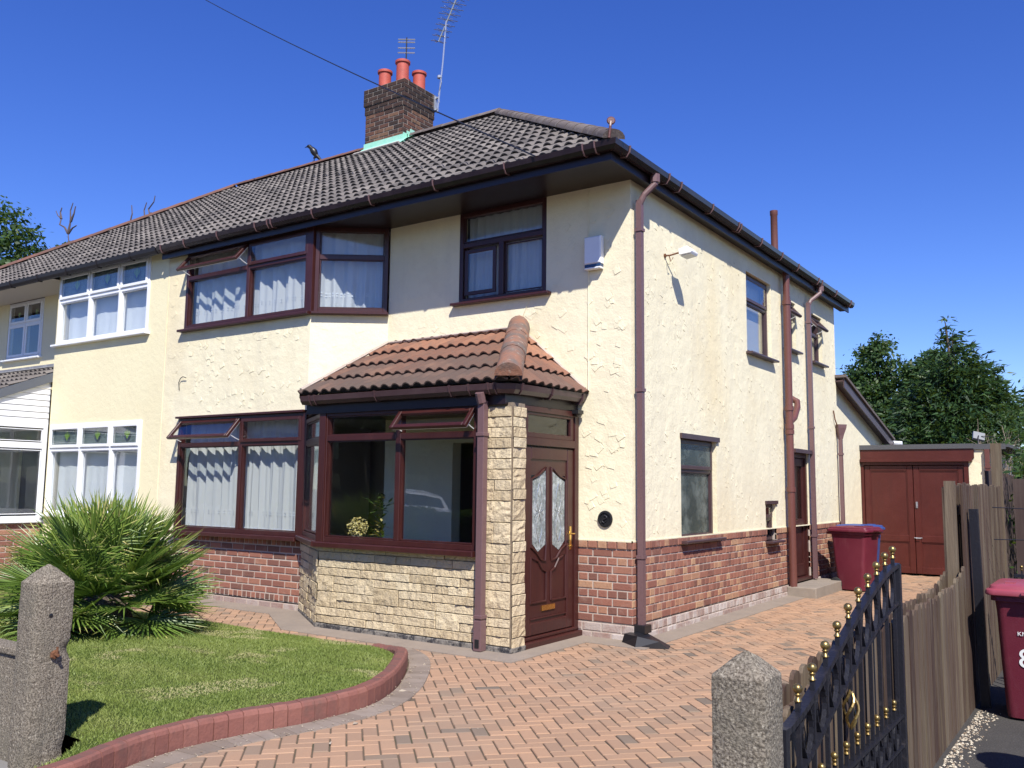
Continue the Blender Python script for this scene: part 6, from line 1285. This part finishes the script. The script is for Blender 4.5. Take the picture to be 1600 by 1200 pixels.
mb = MB(); mb.quad((-1.79, -.66, 1.04), (-1.79, .66, 1.04), (-1.61, .60, 1.36), (-1.61, -.60, 1.36)); mb.quad((1.01, -.66, 1.04), (1.01, .66, 1.04), (.50, .6, 1.36), (.50, -.6, 1.36))
for s in (-1, 1): mb.poly([(-1.5, s*.845, 1.02), (.85, s*.845, 1.02), (.3, s*.755, 1.37), (-1.35, s*.755, 1.37)])
mb.build('windows', 'carglass', car)
for x in (-1.3, 1.3):
    for s in (-.86, .68): mb = MB(); mb.lathe((x, s, .31), [(.16, .0), (.31, .0), (.31, .18), (.16, .18)], 20, axis=(0, 1, 0)); mb.build('wheel', 'rubber', car)
for s in (-.7, .7): mb = MB(); mb.box(-2.07, -2.0, s-.1, s+.1, .72, .95); mb.build('tail_light', 'lamp_red', car)
for i, (x, y, s, lb) in enumerate(((-24, -24, 1.3, 'street tree opposite the house, leftmost one mirrored in the porch glass'), (-30, -30, 1.5, 'street tree furthest across the road, mirrored behind the others'), (-19.5, -27, 1.1, 'street tree opposite the house, mirrored just left of the car'),  (-13, -27, .9, 'street tree opposite the house, dark one mirrored beside the hedge'), (2, -26, .85, 'street tree standing across the road behind the viewer'))):
    t1 = empty('street_tree', (x, y, 0), lb, 'tree', 'trees across the road'); tree(t1, 2.5, [(0, 0, 4.8*s, 2.4, 2.4, 1.6), (1.5, 0, 4.0*s, 1.8, 1.8, 1.3), (-1.6, .3, 3.8*s, 1.8, 1.7, 1.3)], 5000, .16, 'leaf', 40+i)
# things on the porch window sill
fw_ = empty('dried_flowers', (-2.83, -1.14, 1.0), 'pale dried flower bunch on the sill inside the porch window', 'flowers'); mb = MB(); rg = random.Random(6)
for k in range(420):
    d = Vector((rg.gauss(0, 1), rg.gauss(0, 1), rg.gauss(0, 1))).normalized()*rg.uniform(.06, .12); d.z = abs(d.z)*1.1+.0 if d.z < -.08 else d.z+.11; s = .013
    u = Vector((rg.gauss(0, 1), rg.gauss(0, 1), rg.gauss(0, 1))).normalized(); v = d.cross(u).normalized(); mb.quad(d-u*s, d-v*s, d+u*s, d+v*s, rg.random())
mb.build('petals', 'flower', fw_, fix=False); mb = MB(); mb.lathe((0, 0, -.05), [(.05, 0), (.065, .08)], 12); mb.build('vase', 'post', fw_)
hp = empty('houseplant', (-2.85, -.75, .95), 'leafy green houseplant with white sprays inside the porch window', 'houseplant'); mb = MB()
for k in range(110):
    a = rg.uniform(0, 6.28); rr = rg.uniform(0, .24); z = rg.uniform(.05, .55); c = Vector((math.cos(a)*rr, math.sin(a)*rr*.6, z)); u = Vector((math.cos(a), math.sin(a), rg.uniform(-.4, .6))).normalized()*.07; v = u.cross(Vector((0, 0, 1))).normalized()*.022; mb.quad(c-u, c-v, c+u, c+v, rg.random(), mi=0 if rg.random() < .75 else 1)
mb.build('leaves', ['leaf', 'flower'], hp, fix=False); mb = MB(); mb.lathe((0, 0, -.9), [(.10, 0), (.14, .3), (.15, .9)], 14); mb.build('pot', 'terracotta', hp)
